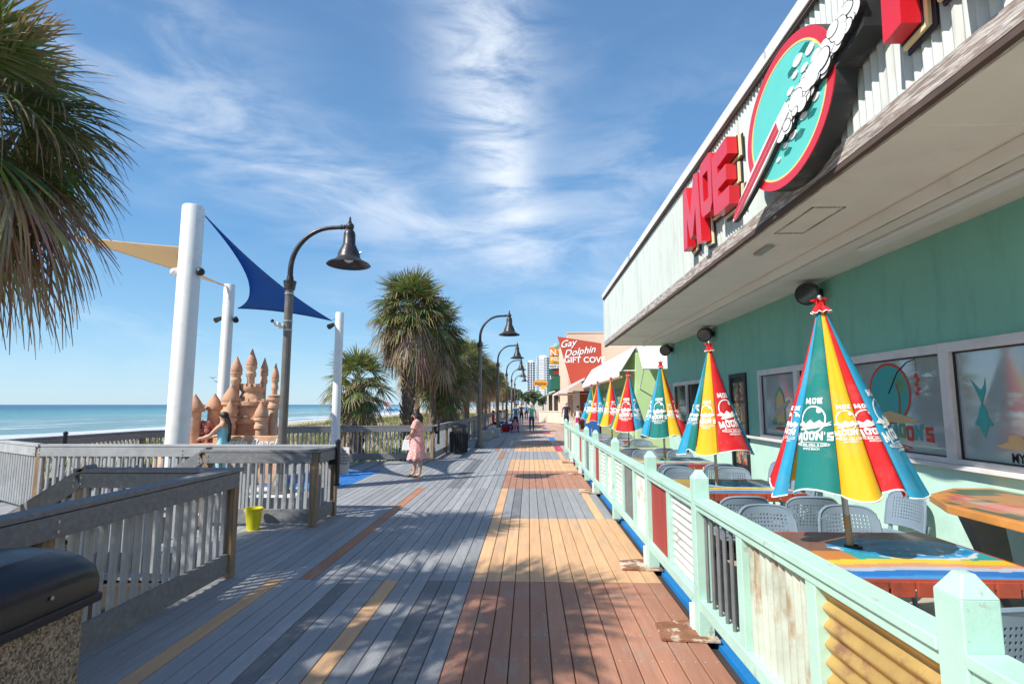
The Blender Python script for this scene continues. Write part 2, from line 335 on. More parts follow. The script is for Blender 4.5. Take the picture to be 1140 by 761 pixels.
        if bevel:
            b = o.modifiers.new('b', 'BEVEL'); b.width = bevel; b.segments = 2; b.limit_method = 'ANGLE'; b.angle_limit = R(40)
        return o
def tag(o, label, cat, group=None, kind=None):
    o['label'] = label; o['category'] = cat
    if group: o['group'] = group
    if kind: o['kind'] = kind
    return o
def thing(name, label, cat, loc=(0, 0, 0), group=None, rz=0):
    o = bpy.data.objects.new(name, None); col.objects.link(o); o.location = loc; o.rotation_euler = (0, 0, rz); o.empty_display_size = .2
    return tag(o, label, cat, group)
def struct(o, label=None):
    o['kind'] = 'structure'
    if label: o['label'] = label
    return o
def dup(o, label=None, loc=None, rot=None, parent=None, group=None, scale=None):
    c = o.copy(); col.objects.link(c)
    if parent is not None: c.parent = parent
    if label: c['label'] = label
    if group: c['group'] = group
    if loc is not None: c.location = loc
    if rot is not None: c.rotation_euler = rot
    if scale is not None: c.scale = scale
    for ch in list(o.children): dup(ch, parent=c)
    return c
def text2d(s, size=1., bold=0., shear=0., res=3, align='CENTER', sx=1.):
    cu = bpy.data.curves.new('t', 'FONT'); cu.body = s; cu.size = size; cu.offset = bold; cu.shear = shear; cu.align_x = align; cu.resolution_u = res
    ob = bpy.data.objects.new('t', cu); col.objects.link(ob); dg = bpy.context.evaluated_depsgraph_get()
    me = bpy.data.meshes.new_from_object(ob.evaluated_get(dg))
    vs = [(v.co.x * sx, v.co.y) for v in me.vertices]; fs = [tuple(p.vertices) for p in me.polygons]
    bpy.data.objects.remove(ob); bpy.data.curves.remove(cu); bpy.data.meshes.remove(me); return vs, fs
def shape2d(loops, ext=0., offset=0.):
    cu = bpy.data.curves.new('s', 'CURVE'); cu.dimensions = '2D'; cu.fill_mode = 'BOTH'; cu.extrude = ext; cu.offset = offset
    for lp in loops:
        sp_ = cu.splines.new('POLY'); sp_.points.add(len(lp) - 1)
        for p, (x, y) in zip(sp_.points, lp): p.co = (x, y, 0, 1)
        sp_.use_cyclic_u = True
    ob = bpy.data.objects.new('s', cu); col.objects.link(ob); dg = bpy.context.evaluated_depsgraph_get()
    me = bpy.data.meshes.new_from_object(ob.evaluated_get(dg))
    vs = [tuple(v.co) for v in me.vertices]; fs = [tuple(p.vertices) for p in me.polygons]
    bpy.data.objects.remove(ob); bpy.data.curves.remove(cu); bpy.data.meshes.remove(me); return vs, fs
def put2d(mb, vf, mp, mi=0):
    vs, fs = vf; return mb.add([mp(*p) for p in vs], fs, mi)
def circle(cx, cy, rx, ry=None, n=40, a0=0, a1=2 * PI):
    ry = rx if ry is None else ry
    return [(cx + rx * math.cos(a0 + (a1 - a0) * k / n), cy + ry * math.sin(a0 + (a1 - a0) * k / n)) for k in range(n)]

# ================================================================== SETTING
# ground: one sheet from the street side down over the dunes to the sea bed
def gz(x, y):
    if x > -2.5: return -.62 if x < 6 else -.12
    if x > -4: return -.85
    if x > -34: return -1.1 + .35 * noise.noise(Vector((x * .13, y * .09, 0))) + .12 * noise.noise(Vector((x * .6, y * .6, 3))) - max(0, (-x - 24)) * .06
    if x > -70: return -1.7 - (-x - 34) * .028
    return max(-8, -2.7 - (-x - 70) * .05)
xs = [-9000, -2000, -600, -200] + [-110 + 5 * i for i in range(15)] + [-38 + 1.0 * i for i in range(35)] + [-3, -2.4, 6, 7, 20, 60, 200, 800, 3000, 9000]
ys = [-3000, -600, -150, -60] + [-30 + 1.5 * i for i in range(90)] + [110 + 12 * i for i in range(30)] + [600, 1200, 3000, 9500]
mb = MB(); vs = [(x, y, gz(x, y)) for y in ys for x in xs]; nx = len(xs)
mb.add(vs, [(j * nx + i, j * nx + i + 1, (j + 1) * nx + i + 1, (j + 1) * nx + i) for j in range(len(ys) - 1) for i in range(nx - 1)])
struct(mb.build('ground', 'sand', smooth=True))
mb = MB(); mb.add([(-12000, -6000, -2.28), (-52, -6000, -2.28), (-52, 12000, -2.28), (-12000, 12000, -2.28)], [(0, 1, 2, 3)])
struct(mb.build('sea', 'sea'))

# boardwalk of individual boards
Y0, MOD = 2.50, 2.88
GREY = (.28, .29, .305); DGREY = (.15, .155, .17); BROWN = (.40, .19, .12); TAN = (.66, .40, .21); RUST = (.40, .17, .085)
LGREY = (.32, .33, .345); PINK = (.50, .34, .27); BLUE = (.02, .17, .48); WHT = (.66, .66, .64)
def lane(x, k):
    """colour of the board at x in lengthwise module k"""
    i = round(x / .14)
    if -.52 < x < 1.03:
        seq = {-1: TAN, 0: BROWN, 1: TAN, 2: GREY, 3: BROWN, 4: TAN, 5: GREY}
        if k in (1, 2) and x < -.36: return TAN
        if k == 4 and x < -.36: return TAN
        if k in (2,) and abs(x + .21) < .07: return DGREY
        if k in seq: return seq[k]
        return [BROWN, TAN, GREY, BROWN, PINK, LGREY][(k * 5 + 1) % 6] if k < 26 else PINK
    if x >= 1.03:
        if k <= 1: return BROWN if k == 0 else TAN
        if k == 2: return TAN if x < 1.17 else GREY
        if k == 3: return BROWN
        if k == 4: return TAN
        if k == 5: return TAN if x < 1.17 else GREY
        if x < 1.3: return [BLUE, TAN, (.5, .06, .12), TAN][(k + i) % 4]
        return PINK
    if k == 0 or k == -1:
        if abs(x + 2.52) < .07 or abs(x + 1.40) < .07: return TAN
        if abs(x + 1.82) < .07: return DGREY
        if abs(x + .84) < .07: return DGREY
    if k in (1, 2):
        if abs(x + 2.24) < .07 or abs(x + 1.12) < .07: return RUST
    if k in (3, 4) and abs(x + 1.54) < .08: return DGREY
    if k == 5 and abs(x + .98) < .07: return RUST
    if k in (6, 8, 11) and abs(x + 1.26) < .07: return RUST
    if k == 7 and abs(x + .84) < .07: return TAN
    return None
mb = MB(); rnd = random.Random(3)
for i in range(-70, 30):
    x0 = i * .14; xc = x0 + .07
    for k in range(-2, 38):
        ya = Y0 + MOD * k; yb = ya + MOD
        if xc > 1.33 and k < 5: continue
        if xc < -3.15:
            if k < -1: continue
            if yb < 5.3: continue
            ya = max(ya, 5.38)
            if xc < -4.5 and yb < 8.4: continue
            if xc < -4.5: ya = max(ya, 8.3)
            if ya > 15.6: continue
            lim = 16.6 if xc > -3.1 else 16.6 + (xc + 3) * .25
            if xc < -5.5: lim = 15.98 + (xc + 5.5) * .44
            if xc < -8: lim = 14.9 - (-8 - xc) * 1.3
            yb = min(yb, lim)
            if yb <= ya: continue
        c = lane(xc, k)
        if c is None:
            c = GREY if rnd.random() > .10 else (DGREY if rnd.random() > .5 else LGREY)
            if xc < -3.8 and 9.6 < (ya + yb) / 2 < 12.6:
                if -5.6 < xc and ya > 10.5: c = BLUE
                elif -5.6 < xc: c = WHT if xc < -4.3 else GREY
        f = 1 + rnd.uniform(-.11, .11)
        mb.cc = tuple(max(0, x * f) for x in c)
        if k == 6 and xc > 2: pass
        yg = .004
        h = rnd.uniform(-.0012, .0012)
        a, b_ = x0 + .0035, x0 + .14 - .0035
        # board with softened edges
        P = [(a, -.028), (a, -.004 + h), (a + .005, h), (b_ - .005, h), (b_, -.004 + h), (b_, -.028)]
        vs = [(p[0], ya + yg, p[1]) for p in P] + [(p[0], yb - yg, p[1]) for p in P]
        mb.add(vs, [(j, j + 1, j + 7, j + 6) for j in range(5)] + [(0, 1, 2, 3, 4, 5), (11, 10, 9, 8, 7, 6)])
o = mb.build('boardwalk', 'deck'); struct(o, 'boardwalk of long grey, brown and tan boards')
mb = MB(); mb.box((-3.25, -4, -.5), (4.2, 112, -.05)); mb.box((-4.5, 5.3, -.5), (-3, 8.4, -.05)); mb.prism([(-3, 8.3), (-9.5, 8.3), (-9.5, 12.9), (-8, 14.85), (-5.5, 15.9), (-3, 16.5)], lambda u, v, t_: (u, v, t_), -.5, -.05)
mb.prism([(-9.5, 8.3), (-9.5, 12.9)] if 0 else [(-3, 16.4), (-3.05, 8.3), (-3, 8.3)], lambda u, v, t_: (u, v, t_), -.5, -.051)
struct(mb.build('dark_underdeck', 'darkwall'))  # solid dark slab; shade in the board gaps is put into its colour
mb = MB(); mb.box((1.50, -4, -.3), (3.9, 17, -.03)); struct(mb.build('patio_floor', 'patio'))
mb = MB(); mb.box((1.34, -4, -.2), (1.50, 16.9, -.012)); struct(mb.build('blue_kerb', 'bluestrip'))

# ================================================================== RESTAURANT
bld = thing('restaurant_building', 'teal restaurant with corrugated white fascia and deep overhang above the patio', 'building', (3.9, 6, 0))
YN, YF = -3.0, 15.3
wins = [(-.4, 1.5), (1.6, 3.3), (3.42, 5.08), (5.2, 6.75), (6.87, 7.9), (8.02, 9.2), (11.2, 12.2), (12.3, 13.4), (13.5, 14.6)]
ZB, ZT = 1.16, 2.16
mb = MB(); mb.box((3.9, YN, ZT + .09), (4.1, YF, 3.3)); edges = [YN] + [y for w_ in wins for y in w_] + [YF]
mb.box((3.9, YN, ZB - .02), (4.1, -.47, ZT + .09)); mb.box((3.9, 9.28, ZB - .02), (4.1, 9.8, ZT + .09)); mb.box((3.9, 10.6, ZB - .02), (4.1, 11.12, ZT + .09)); mb.box((3.9, 14.68, ZB - .02), (4.1, YF, ZT + .09))
mb.box((4.1, YF - .2, 0), (12, YF, 3.3))
mb.build('wall', 'tealwall', bld)
mb = MB(); mb.box((3.9, YN, -.03), (4.1, 9.8, ZB - .02)); mb.box((3.9, 10.6, -.03), (4.1, YF, ZB - .02)); mb.build('lower_wall', 'mintwall', bld)
mb = MB(); mb.box((3.82, YN, 1.10), (3.9, 9.8, 1.142)); mb.box((3.82, 10.6, 1.10), (3.9, YF, 1.142)); mb.build('sill', 'frame_white', bld, bevel=.004)
for a, b_ in wins:
    fr = MB(); e_ = .055
    fr.box((3.86, a - .06, ZB - .018), (3.95, a, ZT + .09)); fr.box((3.86, b_, ZB - .018), (3.95, b_ + .06, ZT + .09))
    fr.box((3.861, a, ZT), (3.95, b_, ZT + .088)); fr.box((3.861, a, ZB - .017), (3.95, b_, ZB + .03))
    fro = fr.build('window', 'frame_white', bld, bevel=.004)
    shd = MB()  # black strips stand in for the frame's shadow around the pane
    for ya_, yb_, za_, zb_ in ((a, a + .014, ZB, ZT), (b_ - .014, b_, ZB, ZT), (a, b_, ZT - .014, ZT), (a, b_, ZB + .03, ZB + .042)): shd.box((3.905, ya_, za_), (3.919, yb_, zb_))
    shd.build('frame_shadow_strip', 'black', fro)
    pn = MB(); pn.box((3.92, a, ZB), (3.935, b_, ZT)); pn.build('pane', 'window_glass' if a > -1 and a < 10 else 'darkglass', fro)
# black door with posters
mb = MB(); mb.box((3.87, 9.8, 0), (3.97, 9.88, 2.25)); mb.box((3.87, 10.52, 0), (3.97, 10.6, 2.25)); mb.box((3.87, 9.88, 2.17), (3.97, 10.52, 2.25)); mb.box((3.90, 9.88, 0), (3.96, 10.52, .5))
dr = mb.build('door', 'black', bld)
mb = MB(); mb.cc = (.5, .3, .2); rr = random.Random(8)
mb.add([(3.905, 9.9, .5), (3.905, 10.5, .5), (3.905, 10.5, 2.16), (3.905, 9.9, 2.16)], [(0, 1, 2, 3)]); mb.c[-1] = (.02, .025, .03)
for r_ in range(4):
    for c_ in range(2):
        y = 9.93 + c_ * .285; z = .6 + r_ * .385
        for a in range(5):
            for q in range(6):
                mb.cc = rr.choice([(.45, .18, .07), (.08, .22, .25), (.5, .35, .18), (.3, .06, .04), (.12, .2, .08), (.5, .45, .38)])
                mb.add([(3.902, y + a * .05, z + q * .055), (3.902, y + a * .05 + .05, z + q * .055), (3.902, y + a * .05 + .05, z + q * .055 + .055), (3.902, y + a * .05, z + q * .055 + .055)], [(0, 1, 2, 3)])
mb.build('poster_panel', 'tabletop', dr)
# fascia, corrugated
FX, F0, F1 = 2.13, 3.42, 4.68
mb = MB(); yy = [YN + i * .0116 for i in range(int((15.0 - YN) / .0116))]
vs = [(FX + .012 * math.cos(2 * PI * y / .07), y, z) for y in yy for z in (F0, F0 + .4, F0 + .85, F1)]
mb.add(vs, [(i * 4 + j, i * 4 + j + 1, i * 4 + j + 5, i * 4 + j + 4) for i in range(len(yy) - 1) for j in range(3)])
mb.build('fascia', 'fascia', bld, smooth=True)
mb = MB(); mb.box((FX + .02, YN, F0 - .02), (FX + .12, 14.985, F1)); mb.box((FX + .12, 14.9, 3.31), (12, 15.0, F1)); mb.box((FX + .12, YN, F1 - .1), (12, 14.9, F1 - .02)); mb.build('parapet', 'white_paint', bld)
mb = MB(); mb.box((FX - .025, YN, 3.30), (FX + .02, 15.02, 3.42)); mb.box((FX + .02, YN, 3.285), (FX + .075, 15.02, 3.42)); mb.build('trim_board', 'trimwood', bld)
mb = MB(); mb.box((FX - .022, YN, 3.262), (FX + .02, 15.02, 3.299)); mb.build('drip_edge', 'darktrim', bld)
mb = MB(); mb.box((FX - .05, YN, F1 + .03), (FX + .25, 15.05, F1 + .075)); mb.box((FX - .06, YN, F1 - .045), (FX - .045, 15.05, F1 + .075)); mb.build('coping', 'capmetal', bld)
mb = MB(); mb.box((FX - .044, YN, F1 - .075), (FX - .016, 15.04, F1 + .028)); mb.build('coping_backing', 'darktrim', bld)
mb = MB(); mb.box((FX - .03, 15.0, 3.27), (FX + .06, 15.06, F1 + .02)); mb.build('corner_trim', 'frame_white', bld)
mb = MB(); mb.box((FX + .076, YN, 3.31), (3.9, 15.0, 3.36)); mb.build('soffit', 'soffit', bld)
mb = MB()
for q in range(7): mb.box((FX + .08, -1.8 + q * 2.44, 3.304), (3.89, -1.79 + q * 2.44, 3.311))
mb.build('soffit_joint', 'soffit', bld)
mb = MB(); mb.box((3.0, YN, 3.20), (3.035, 14.2, 3.309)); mb.box((3.10, YN, 3.24), (3.30, 14.2, 3.308)); mb.build('soffit_beam', 'soffit', bld, bevel=.006)
mb = MB(); mb.box((3.036, YN, 3.205), (3.06, 14.2, 3.24)); mb.build('cable_channel', 'trimwood', bld)
for y in (4.15,):
    mb = MB(); mb.box((3.34, y - 1.3, 3.225), (3.5, y + 1.3, 3.30)); mb.build('light_fitting', 'awning', bld, bevel=.02)
mb = MB()
for a, b_, c, d in ((2.36, 4.4, 2.375, 5.1), (2.62, 4.4, 2.635, 5.1), (2.36, 4.4, 2.635, 4.415), (2.36, 5.085, 2.635, 5.1)): mb.box((a, b_, 3.303), (c, d, 3.312))
mb.build('hatch', 'trimwood', bld)
mb = MB(); mb.box((2.44, 5.45, 3.28), (2.52, 5.78, 3.309)); mb.build('vent', 'galv', bld)
for y in (7.2, 11.4, 14.7):
    lp = thing('wall_lamp', {7.2: 'black round floodlight under the overhang above the big umbrella', 11.4: 'black round floodlight on teal wall, middle one of three', 14.7: 'black floodlight at the far end of the teal wall'}[y], 'floodlight', (3.9, y, 3.14), 'black floodlights on the teal wall')
    mb = MB(); mb.box((3.86, y - .05, 3.1), (3.899, y + .05, 3.2)); mb.tube([(3.86, y, 3.16), (3.76, y, 3.18)], .022); mb.build('bracket', 'black', lp)
    mb = MB(); mb.tube([(3.82, y + .08, 3.2), (3.78, y + .04, 3.18), (3.70, y - .06, 3.14), (3.66, y - .11, 3.12)], [.07, .125, .145, .15], 18); mb.build('lamp_head', 'blackplastic', lp, smooth=True)
    mb = MB(); mb.tube([(3.657, y - .113, 3.119), (3.654, y - .117, 3.117)], .125, 18); mb.build('lens', 'darkglass', lp)

# letters drawn as heavy hand-cut shapes, unit box
LET = {
 'M': [[(0, 0), (.05, .98), (.24, 1.02), (.45, .48), (.70, 1.06), (.92, 1.0), (1.0, -.10), (.76, -.08), (.74, .52), (.56, .12), (.40, .10), (.25, .50), (.23, .02)]],
 'O': [[(.05, .12), (.0, .85), (.16, 1.0), (.84, 1.02), (1, .86), (.96, .10), (.82, -.02), (.2, 0)], [(.30, .26), (.70, .25), (.72, .74), (.28, .75)]],
 'E': [[(.02, 0), (0, 1.0), (.94, 1.04), (.96, .76), (.34, .74), (.34, .62), (.84, .63), (.84, .38), (.34, .37), (.34, .25), (.98, .24), (.95, -.04)]],
 'N': [[(0, 0), (.03, 1.03), (.27, 1.0), (.70, .48), (.70, 1.0), (.98, 1.03), (1, -.02), (.76, 0), (.29, .56), (.28, -.02)]],
 'S': [[(.04, .05), (.06, .30), (.66, .30), (.66, .40), (.05, .42), (.0, .98), (.95, 1.02), (.94, .76), (.34, .74), (.34, .63), (.96, .61), (1, .0)]],
 "'": [[(.1, .66), (.1, 1.04), (.62, 1.02), (.5, .7)]],
}
def letter(ch, y_left, y_right, z0, z1, name, label, tilt=0.):
    """cut-out letter on the fascia: reads left to right as y falls"""
    th = thing(name, label, 'sign letter', (FX - .02, (y_left + y_right) / 2, z0), 'red cut-out letters on the corrugated fascia')
    W, H_ = y_left - y_right, z1 - z0
    loops = [[(u * W + v * tilt, v * H_) for u, v in lp] for lp in LET[ch]]
    def mp_at(x):
        return lambda u, v, w_: (x - w_, y_left - u, z0 + v)
    for nm, mt, off_, x, th_ in (('backing', 'signnavy', .034, FX - .022, .006), ('outline', 'signcream', .022, FX - .040, .010), ('navy_inset', 'signnavy', .011, FX - .054, .003), ('face', 'signred', 0, FX - .110, .052)):
        mb = MB(); vs, fs = shape2d(loops, th_, off_)
        dy = .03 if nm in ('backing',) else (.015 if nm == 'outline' else 0)
        mb.add([(x - p[2], y_left - p[0] - dy, z0 + p[1] - dy) for p in vs], fs); mb.build(nm, mt, th)
    return th
letter('M', 6.72, 6.02, 3.60, 4.36, 'sign_letter', 'red cut-out letter M that begins the word MOE')
letter('O', 6.02, 5.62, 3.77, 4.40, 'sign_letter', 'red cut-out letter O in the word MOE')
letter('E', 5.60, 5.13, 3.66, 4.30, 'sign_letter', 'red cut-out letter E closing the word MOE')
for ch, a, b_, z0, z1, lb in (('M', 2.84, 2.20, 3.66, 4.50, 'large red letter M beside the round surf sign'), ('O', 2.14, 1.76, 3.90, 4.6, 'red letter O after the large M'), ('O', 1.76, 1.32, 3.95, 4.62, 'second red letter O of the long word'),
                              ('N', 1.28, .8, 3.9, 4.6, 'red letter N above the patio'), ('S', .6, .18, 3.9, 4.6, 'red letter S at the end of the long word')):
    letter(ch, a, b_, z0, z1, 'sign_letter', lb)
# oval surf sign
sg = thing('surf_sign', 'oval teal sign with red ring, white spray and striped surfboard', 'sign', (FX - .02, 3.95, 3.5))
mpF = lambda d: (lambda u, v, w_=0: (FX - d - w_, 3.95 - u, 3.87 + v))
EA, EB = .69, .54
def plate(name, loops, mt, d0, d1, offset=0):
    mb = MB(); vs, fs = shape2d(loops, (d1 - d0) / 2, offset); mb.add([(FX - (d0 + d1) / 2 - p[2], 3.95 - p[0], 3.87 + p[1]) for p in vs], fs); return mb.build(name, mt, sg)
def el(k, n=64): return circle(0, 0, EA * k, EB * k, n)
plate('sign_box', [el(1.0)], 'signdark', .03, .17)
plate('red_ring', [el(.995), el(.87)], 'signred', .1705, .178)
plate('yellow_ring', [el(.87), el(.84)], 'signyellow', .1705, .177)
plate('sign_face', [el(.84)], 'signteal', .1705, .175)
tip = (-.98, -.50); tail = (.10, -.03)
d = Vector((tail[0] - tip[0], tail[1] - tip[1])).normalized(); nrm = Vector((-d.y, d.x))
def bo(s0, w0, off_=0): return (tip[0] + d.x * s0 + nrm.x * (w0 + off_), tip[1] + d.y * s0 + nrm.y * (w0 + off_))
Lb = 1.22
prof = [(0, 0), (.06, .022), (.2, .05), (.45, .072), (.75, .078), (1.0, .07), (Lb, .05)]
plate('surfboard', [[bo(a, b_) for a, b_ in prof] + [bo(a, -b_) for a, b_ in reversed(prof)]], 'white', .21, .225)
plate('surfboard_backing', [[bo(a, b_ + .008) for a, b_ in prof] + [bo(a, -b_ - .008) for a, b_ in reversed(prof)]], 'signdark', .175, .2095)
for o_, w0 in ((-.045, .007), (-.02, .011), (.012, .011), (.036, .007)):
    plate('surfboard_stripe', [[bo(.1 if abs(o_) > .03 else .04, w0, o_), bo(1.05, w0, o_), bo(1.05, -w0, o_), bo(.1 if abs(o_) > .03 else .04, -w0, o_)]], 'signred', .2255, .228)
rs = random.Random(5)
bl = []
for k in range(30):
    s0 = k / 29; cx = .0 + s0 * .93; cy = -.10 + s0 * .24 + rs.uniform(-.02, .02); ww = .085 - .02 * s0
    for sgn in (-1, 1): bl.append((cx + rs.uniform(-.02, .02), cy + sgn * ww * rs.uniform(.5, 1.), rs.uniform(.03, .05)))
    bl.append((cx, cy, .075 - .01 * s0))
mb = MB(); mk = MB(); rs.shuffle(bl)
for q, (x, y, r1) in enumerate(bl):
    e_ = .00022 * q
    for m3, rr_, d0, d1 in ((mk, r1 * 1.05 + (.006 if q % 2 else .002), .176 + (.0012 if q else 0), .1995 + e_), (mb, r1 * 1.05, .1996 + e_ - .004, .1999 + e_ + .0001)):
        m3.prism(circle(x, y, rr_ * 1.3, rr_ * .85, 16), lambda u, v, t_: (FX - t_, 3.95 - u, 3.87 + v), d0 + e_ * .001, d1)
mb.build('spray', 'white', sg); mk.build('spray_outline', 'black_line', sg)
plate('spray_backing', [[(.45, -.12), (.98, .0), (1.02, .2), (.95, .26), (.55, .2), (.3, .1)]], 'signdark', .02, .1745)
for (x, y, r1) in ((.25, .28, .045), (.12, .12, .03), (-.02, -.02, .03), (.28, -.16, .03), (.12, -.22, .035), (.0, -.24, .025), (-.12, -.3, .02), (.2, .2, .028), (.42, .25, .04), (.33, .17, .03), (.45, -.12, .03)):
    plate('foam_drop', [circle(x, y, r1 * 1.5, r1 * .8, 14)], 'white', .1755, .184)
for (x, y, r1) in ((.16, .26, .05), (.05, .06, .045), (.33, .31, .05), (.2, -.26, .05), (.02, -.30, .04), (.38, -.2, .04)):
    plate('wave_shade', [circle(x, y, r1 * 1.7, r1 * .7, 5)], 'uteal', .1755, .1765)

# window graphics
def decal(parts_):
    """flat film artwork on a pane: list of (name, vf2d, material, depth step)"""
def win_map(yc, zc, d_=.0): return lambda u, v, w_=0: (3.918 - d_, yc - u, zc + v)
def flat(root, name, loops, mt, mp, step):
    mb = MB(); vs, fs = shape2d(loops, 0, 0); mb.add([(mp(p[0], p[1])[0] - step * .0012, *mp(p[0], p[1])[1:]) for p in vs], fs); return mb.build(name, mt, root)
def words(root, name, s, size, mt, mp, step, bold=0., shear=0., u0=0, v0=0, sx=1.):
    vs, fs = text2d(s, size, bold, shear, sx=sx); mb = MB(); mb.add([(mp(p[0] + u0, p[1] + v0)[0] - step * .0012, *mp(p[0] + u0, p[1] + v0)[1:]) for p in vs], fs); return mb.build(name, mt, root)
mat('d_sand', (.62, .45, .22), .6, var=.1); mat('d_teal', (.04, .36, .36), .5, var=.1); mat('d_red', (.55, .05, .03), .5, var=.1); mat('d_green', (.12, .32, .14), .5, var=.1); mat('d_brown', (.22, .12, .06), .5, var=.1)
# pane at 5.2-6.75: round emblem, rod and name
dg1 = thing('window_graphic', 'window film with red ringed circle, fishing rod and coloured name', 'window graphic', (3.918, 5.95, ZB), 'painted films on the restaurant windows')
mp = win_map(6.02, 1.78)
flat(dg1, 'ring', [circle(0, .02, .34, .33), circle(0, .02, .31, .30)], 'd_red', mp, 1)
flat(dg1, 'disc', [circle(0, .02, .31, .30)], 'd_teal', mp, .5)
flat(dg1, 'beach', [[(-.33, -.24), (-.2, -.20), (0, -.17), (.2, -.21), (.42, -.26), (.3, -.29), (-.25, -.29)]], 'd_sand', mp, 2)
for k in range(7):
    a = -.5 + k * .55
    flat(dg1, 'palm_frond', [[(.12, .10), (.12 + .1 * math.cos(a), .12 + .1 * math.sin(a)), (.12 + .2 * math.cos(a), .08 + .17 * math.sin(a)), (.12 + .09 * math.cos(a - .3), .09 + .08 * math.sin(a - .3))]], 'd_green', mp, 1.5)
flat(dg1, 'palm_stem', [[(.11, .12), (.15, .0), (.13, -.2), (.17, -.2), (.18, 0), (.14, .12)]], 'd_brown', mp, 1.7)
mb = MB(); pts = [(.0, .02), (.16, .24), (.30, .33), (.44, .36)]
mb.tube([(3.914, 6.02 - u, 1.78 + v) for u, v in pts], [.006, .005, .004, .003], 5); mb.tube([(3.914, 6.02 - .44, 1.78 + .36), (3.914, 6.02 - .44, 1.78 + .2)], .0015, 4)
mb.build('fishing_rod', 'black_line', dg1)
for k in range(5): flat(dg1, 'shrimp_segment', [circle(.44 + (.012 if k % 2 else -.012), .19 - k * .045, .028, .024, 10)], 'd_red', mp, 1)
nm = "MOE MOON'S"; cols = ['d_red', 'd_teal', 'd_green', 'd_brown']
u = -.52
for i, ch in enumerate(nm):
    if ch == ' ': u += .06; continue
    W = {'M': .155, "'": .03}.get(ch, .105)
    key = ch
    loops = [[(u + x * W, -.47 + .012 * (i % 3) + y * .15) for x, y in lp] for lp in LET[key]]
    flat(dg1, 'name_letter', [[(x, y) for x, y in lp] for lp in loops], cols[i % 3], mp, 2)
    u += W + .012
flat(dg1, 'tagline_badge', [circle(.0, -.545, .3, .035, 30)], 'd_red', mp, 1)
words(dg1, 'tagline', 'RAW BAR, GRILL & CHILL', .05, 'white', mp, 2.2, 0, 0, 0, -.56)
# pane at 3.42-5.08: fish, rod and town name
dg2 = thing('window_graphic', 'window film with teal fish, fishing rod and the words MYRTLE BEACH', 'window graphic', (3.918, 4.25, ZB), 'painted films on the restaurant windows')
mp = win_map(4.82, 1.70)
flat(dg2, 'fish_body', [[(-.0, .0), (-.045, -.08), (-.055, -.17), (-.03, -.25), (.0, -.31), (.03, -.25), (.055, -.17), (.045, -.08)]], 'd_teal', mp, 1)
flat(dg2, 'fish_tail', [[(0, -.02), (-.05, .10), (-.10, .20), (-.04, .14), (.0, .10), (.04, .15), (.055, .22), (.05, .10)]], 'd_teal', mp, 1)
for sx_ in (-1, 1): flat(dg2, 'fish_fin', [[(sx_ * .05, -.12), (sx_ * .10, -.20), (sx_ * .05, -.20)]], 'd_teal', mp, 1)
mb = MB(); mb.tube([(3.914, 4.82 - a, 1.70 + b_) for a, b_ in ((.60, -.38), (.58, -.2), (.56, .0), (.58, .2), (.66, .40))], [.008, .01, .006, .004, .003], 5); mb.build('fishing_rod', 'd_brown', dg2)
flat(dg2, 'beach', [[(.1, -.36), (.25, -.33), (.45, -.34), (.5, -.37), (.3, -.385), (.15, -.38)]], 'd_sand', mp, 1)
flat(dg2, 'straw_hat', [[(.18, -.335), (.22, -.325), (.235, -.27), (.30, -.262), (.355, -.275), (.37, -.325), (.42, -.33), (.36, -.35), (.24, -.352)]], 'd_sand', mp, 1.6)
words(dg2, 'town_name', 'MYRTLE BEACH', .105, 'black_line', mp, 1, .002, 0, .55, -.485, .85)
# pane at 8.02-9.2
dg3 = thing('window_graphic', 'small window film with arched green and orange artwork near the black door', 'window graphic', (3.918, 8.6, ZB), 'painted films on the restaurant windows')
mp = win_map(8.6, 1.62)
flat(dg3, 'arch_frame', [[(-.17, -.26), (-.17, .1), (-.12, .24), (0, .34), (.12, .24), (.17, .1), (.17, -.26)]], 'd_green', mp, 1)
flat(dg3, 'arch_panel', [[(-.13, -.24), (-.13, .08), (-.09, .2), (0, .28), (.09, .2), (.13, .08), (.13, -.24)]], 'd_sand', mp, 1.5)
flat(dg3, 'board_shape', [[(-.36, -.16), (-.1, -.02), (.3, .14), (.32, .10), (.0, -.08), (-.3, -.2)]], 'galv', mp, 2)
flat(dg3, 'name_strip', [circle(0, -.31, .2, .03, 20)], 'd_red', mp, 1)
words(dg3, 'tagline', "MOE MOON'S", .09, 'd_green', mp, 2, .002, 0, 0, -.26)
for yb_, lb in ((7.4, 'frosted film lettering on the window behind the big umbrella'),):
    g_ = thing('window_graphic', lb, 'window graphic', (3.918, yb_, ZB), 'painted films on the restaurant windows')
    words(g_, 'lettering', 'OPEN', .14, 'd_red', win_map(yb_, 1.4), 1, .003)

# ================================================================== PATIO FENCE
FXX = 1.28
pf = thing('patio_fence', 'mint green patio fence with mixed corrugated, red and barred panels', 'fence', (FXX, 8, 0))
posts = [-.75, 1.70, 4.20, 5.86, 8.2, 10.6, 12.25, 14.6, 17.0, 19.0]
def corr(a, b_, z0, z1, horiz, name, mt, pitch=.055, amp=.011):
    mb = MB()
    if horiz:
        n = int((z1 - z0) / .006); vs = []
        for i in range(n + 1):
            z = z0 + (z1 - z0) * i / n; x = FXX + amp * math.sin(2 * PI * z / pitch)
            vs += [(x, a, z), (x, b_, z)]
        mb.add(vs, [(2 * i, 2 * i + 1, 2 * i + 3, 2 * i + 2) for i in range(n)])
    else:
        n = int((b_ - a) / .006); vs = []
        for i in range(n + 1):
            y = a + (b_ - a) * i / n; x = FXX + amp * math.sin(2 * PI * y / pitch)
            vs += [(x, y, z0), (x, y, z1)]
        mb.add(vs, [(2 * i, 2 * i + 1, 2 * i + 3, 2 * i + 2) for i in range(n)])
    mb.build(name, mt, pf, smooth=True)
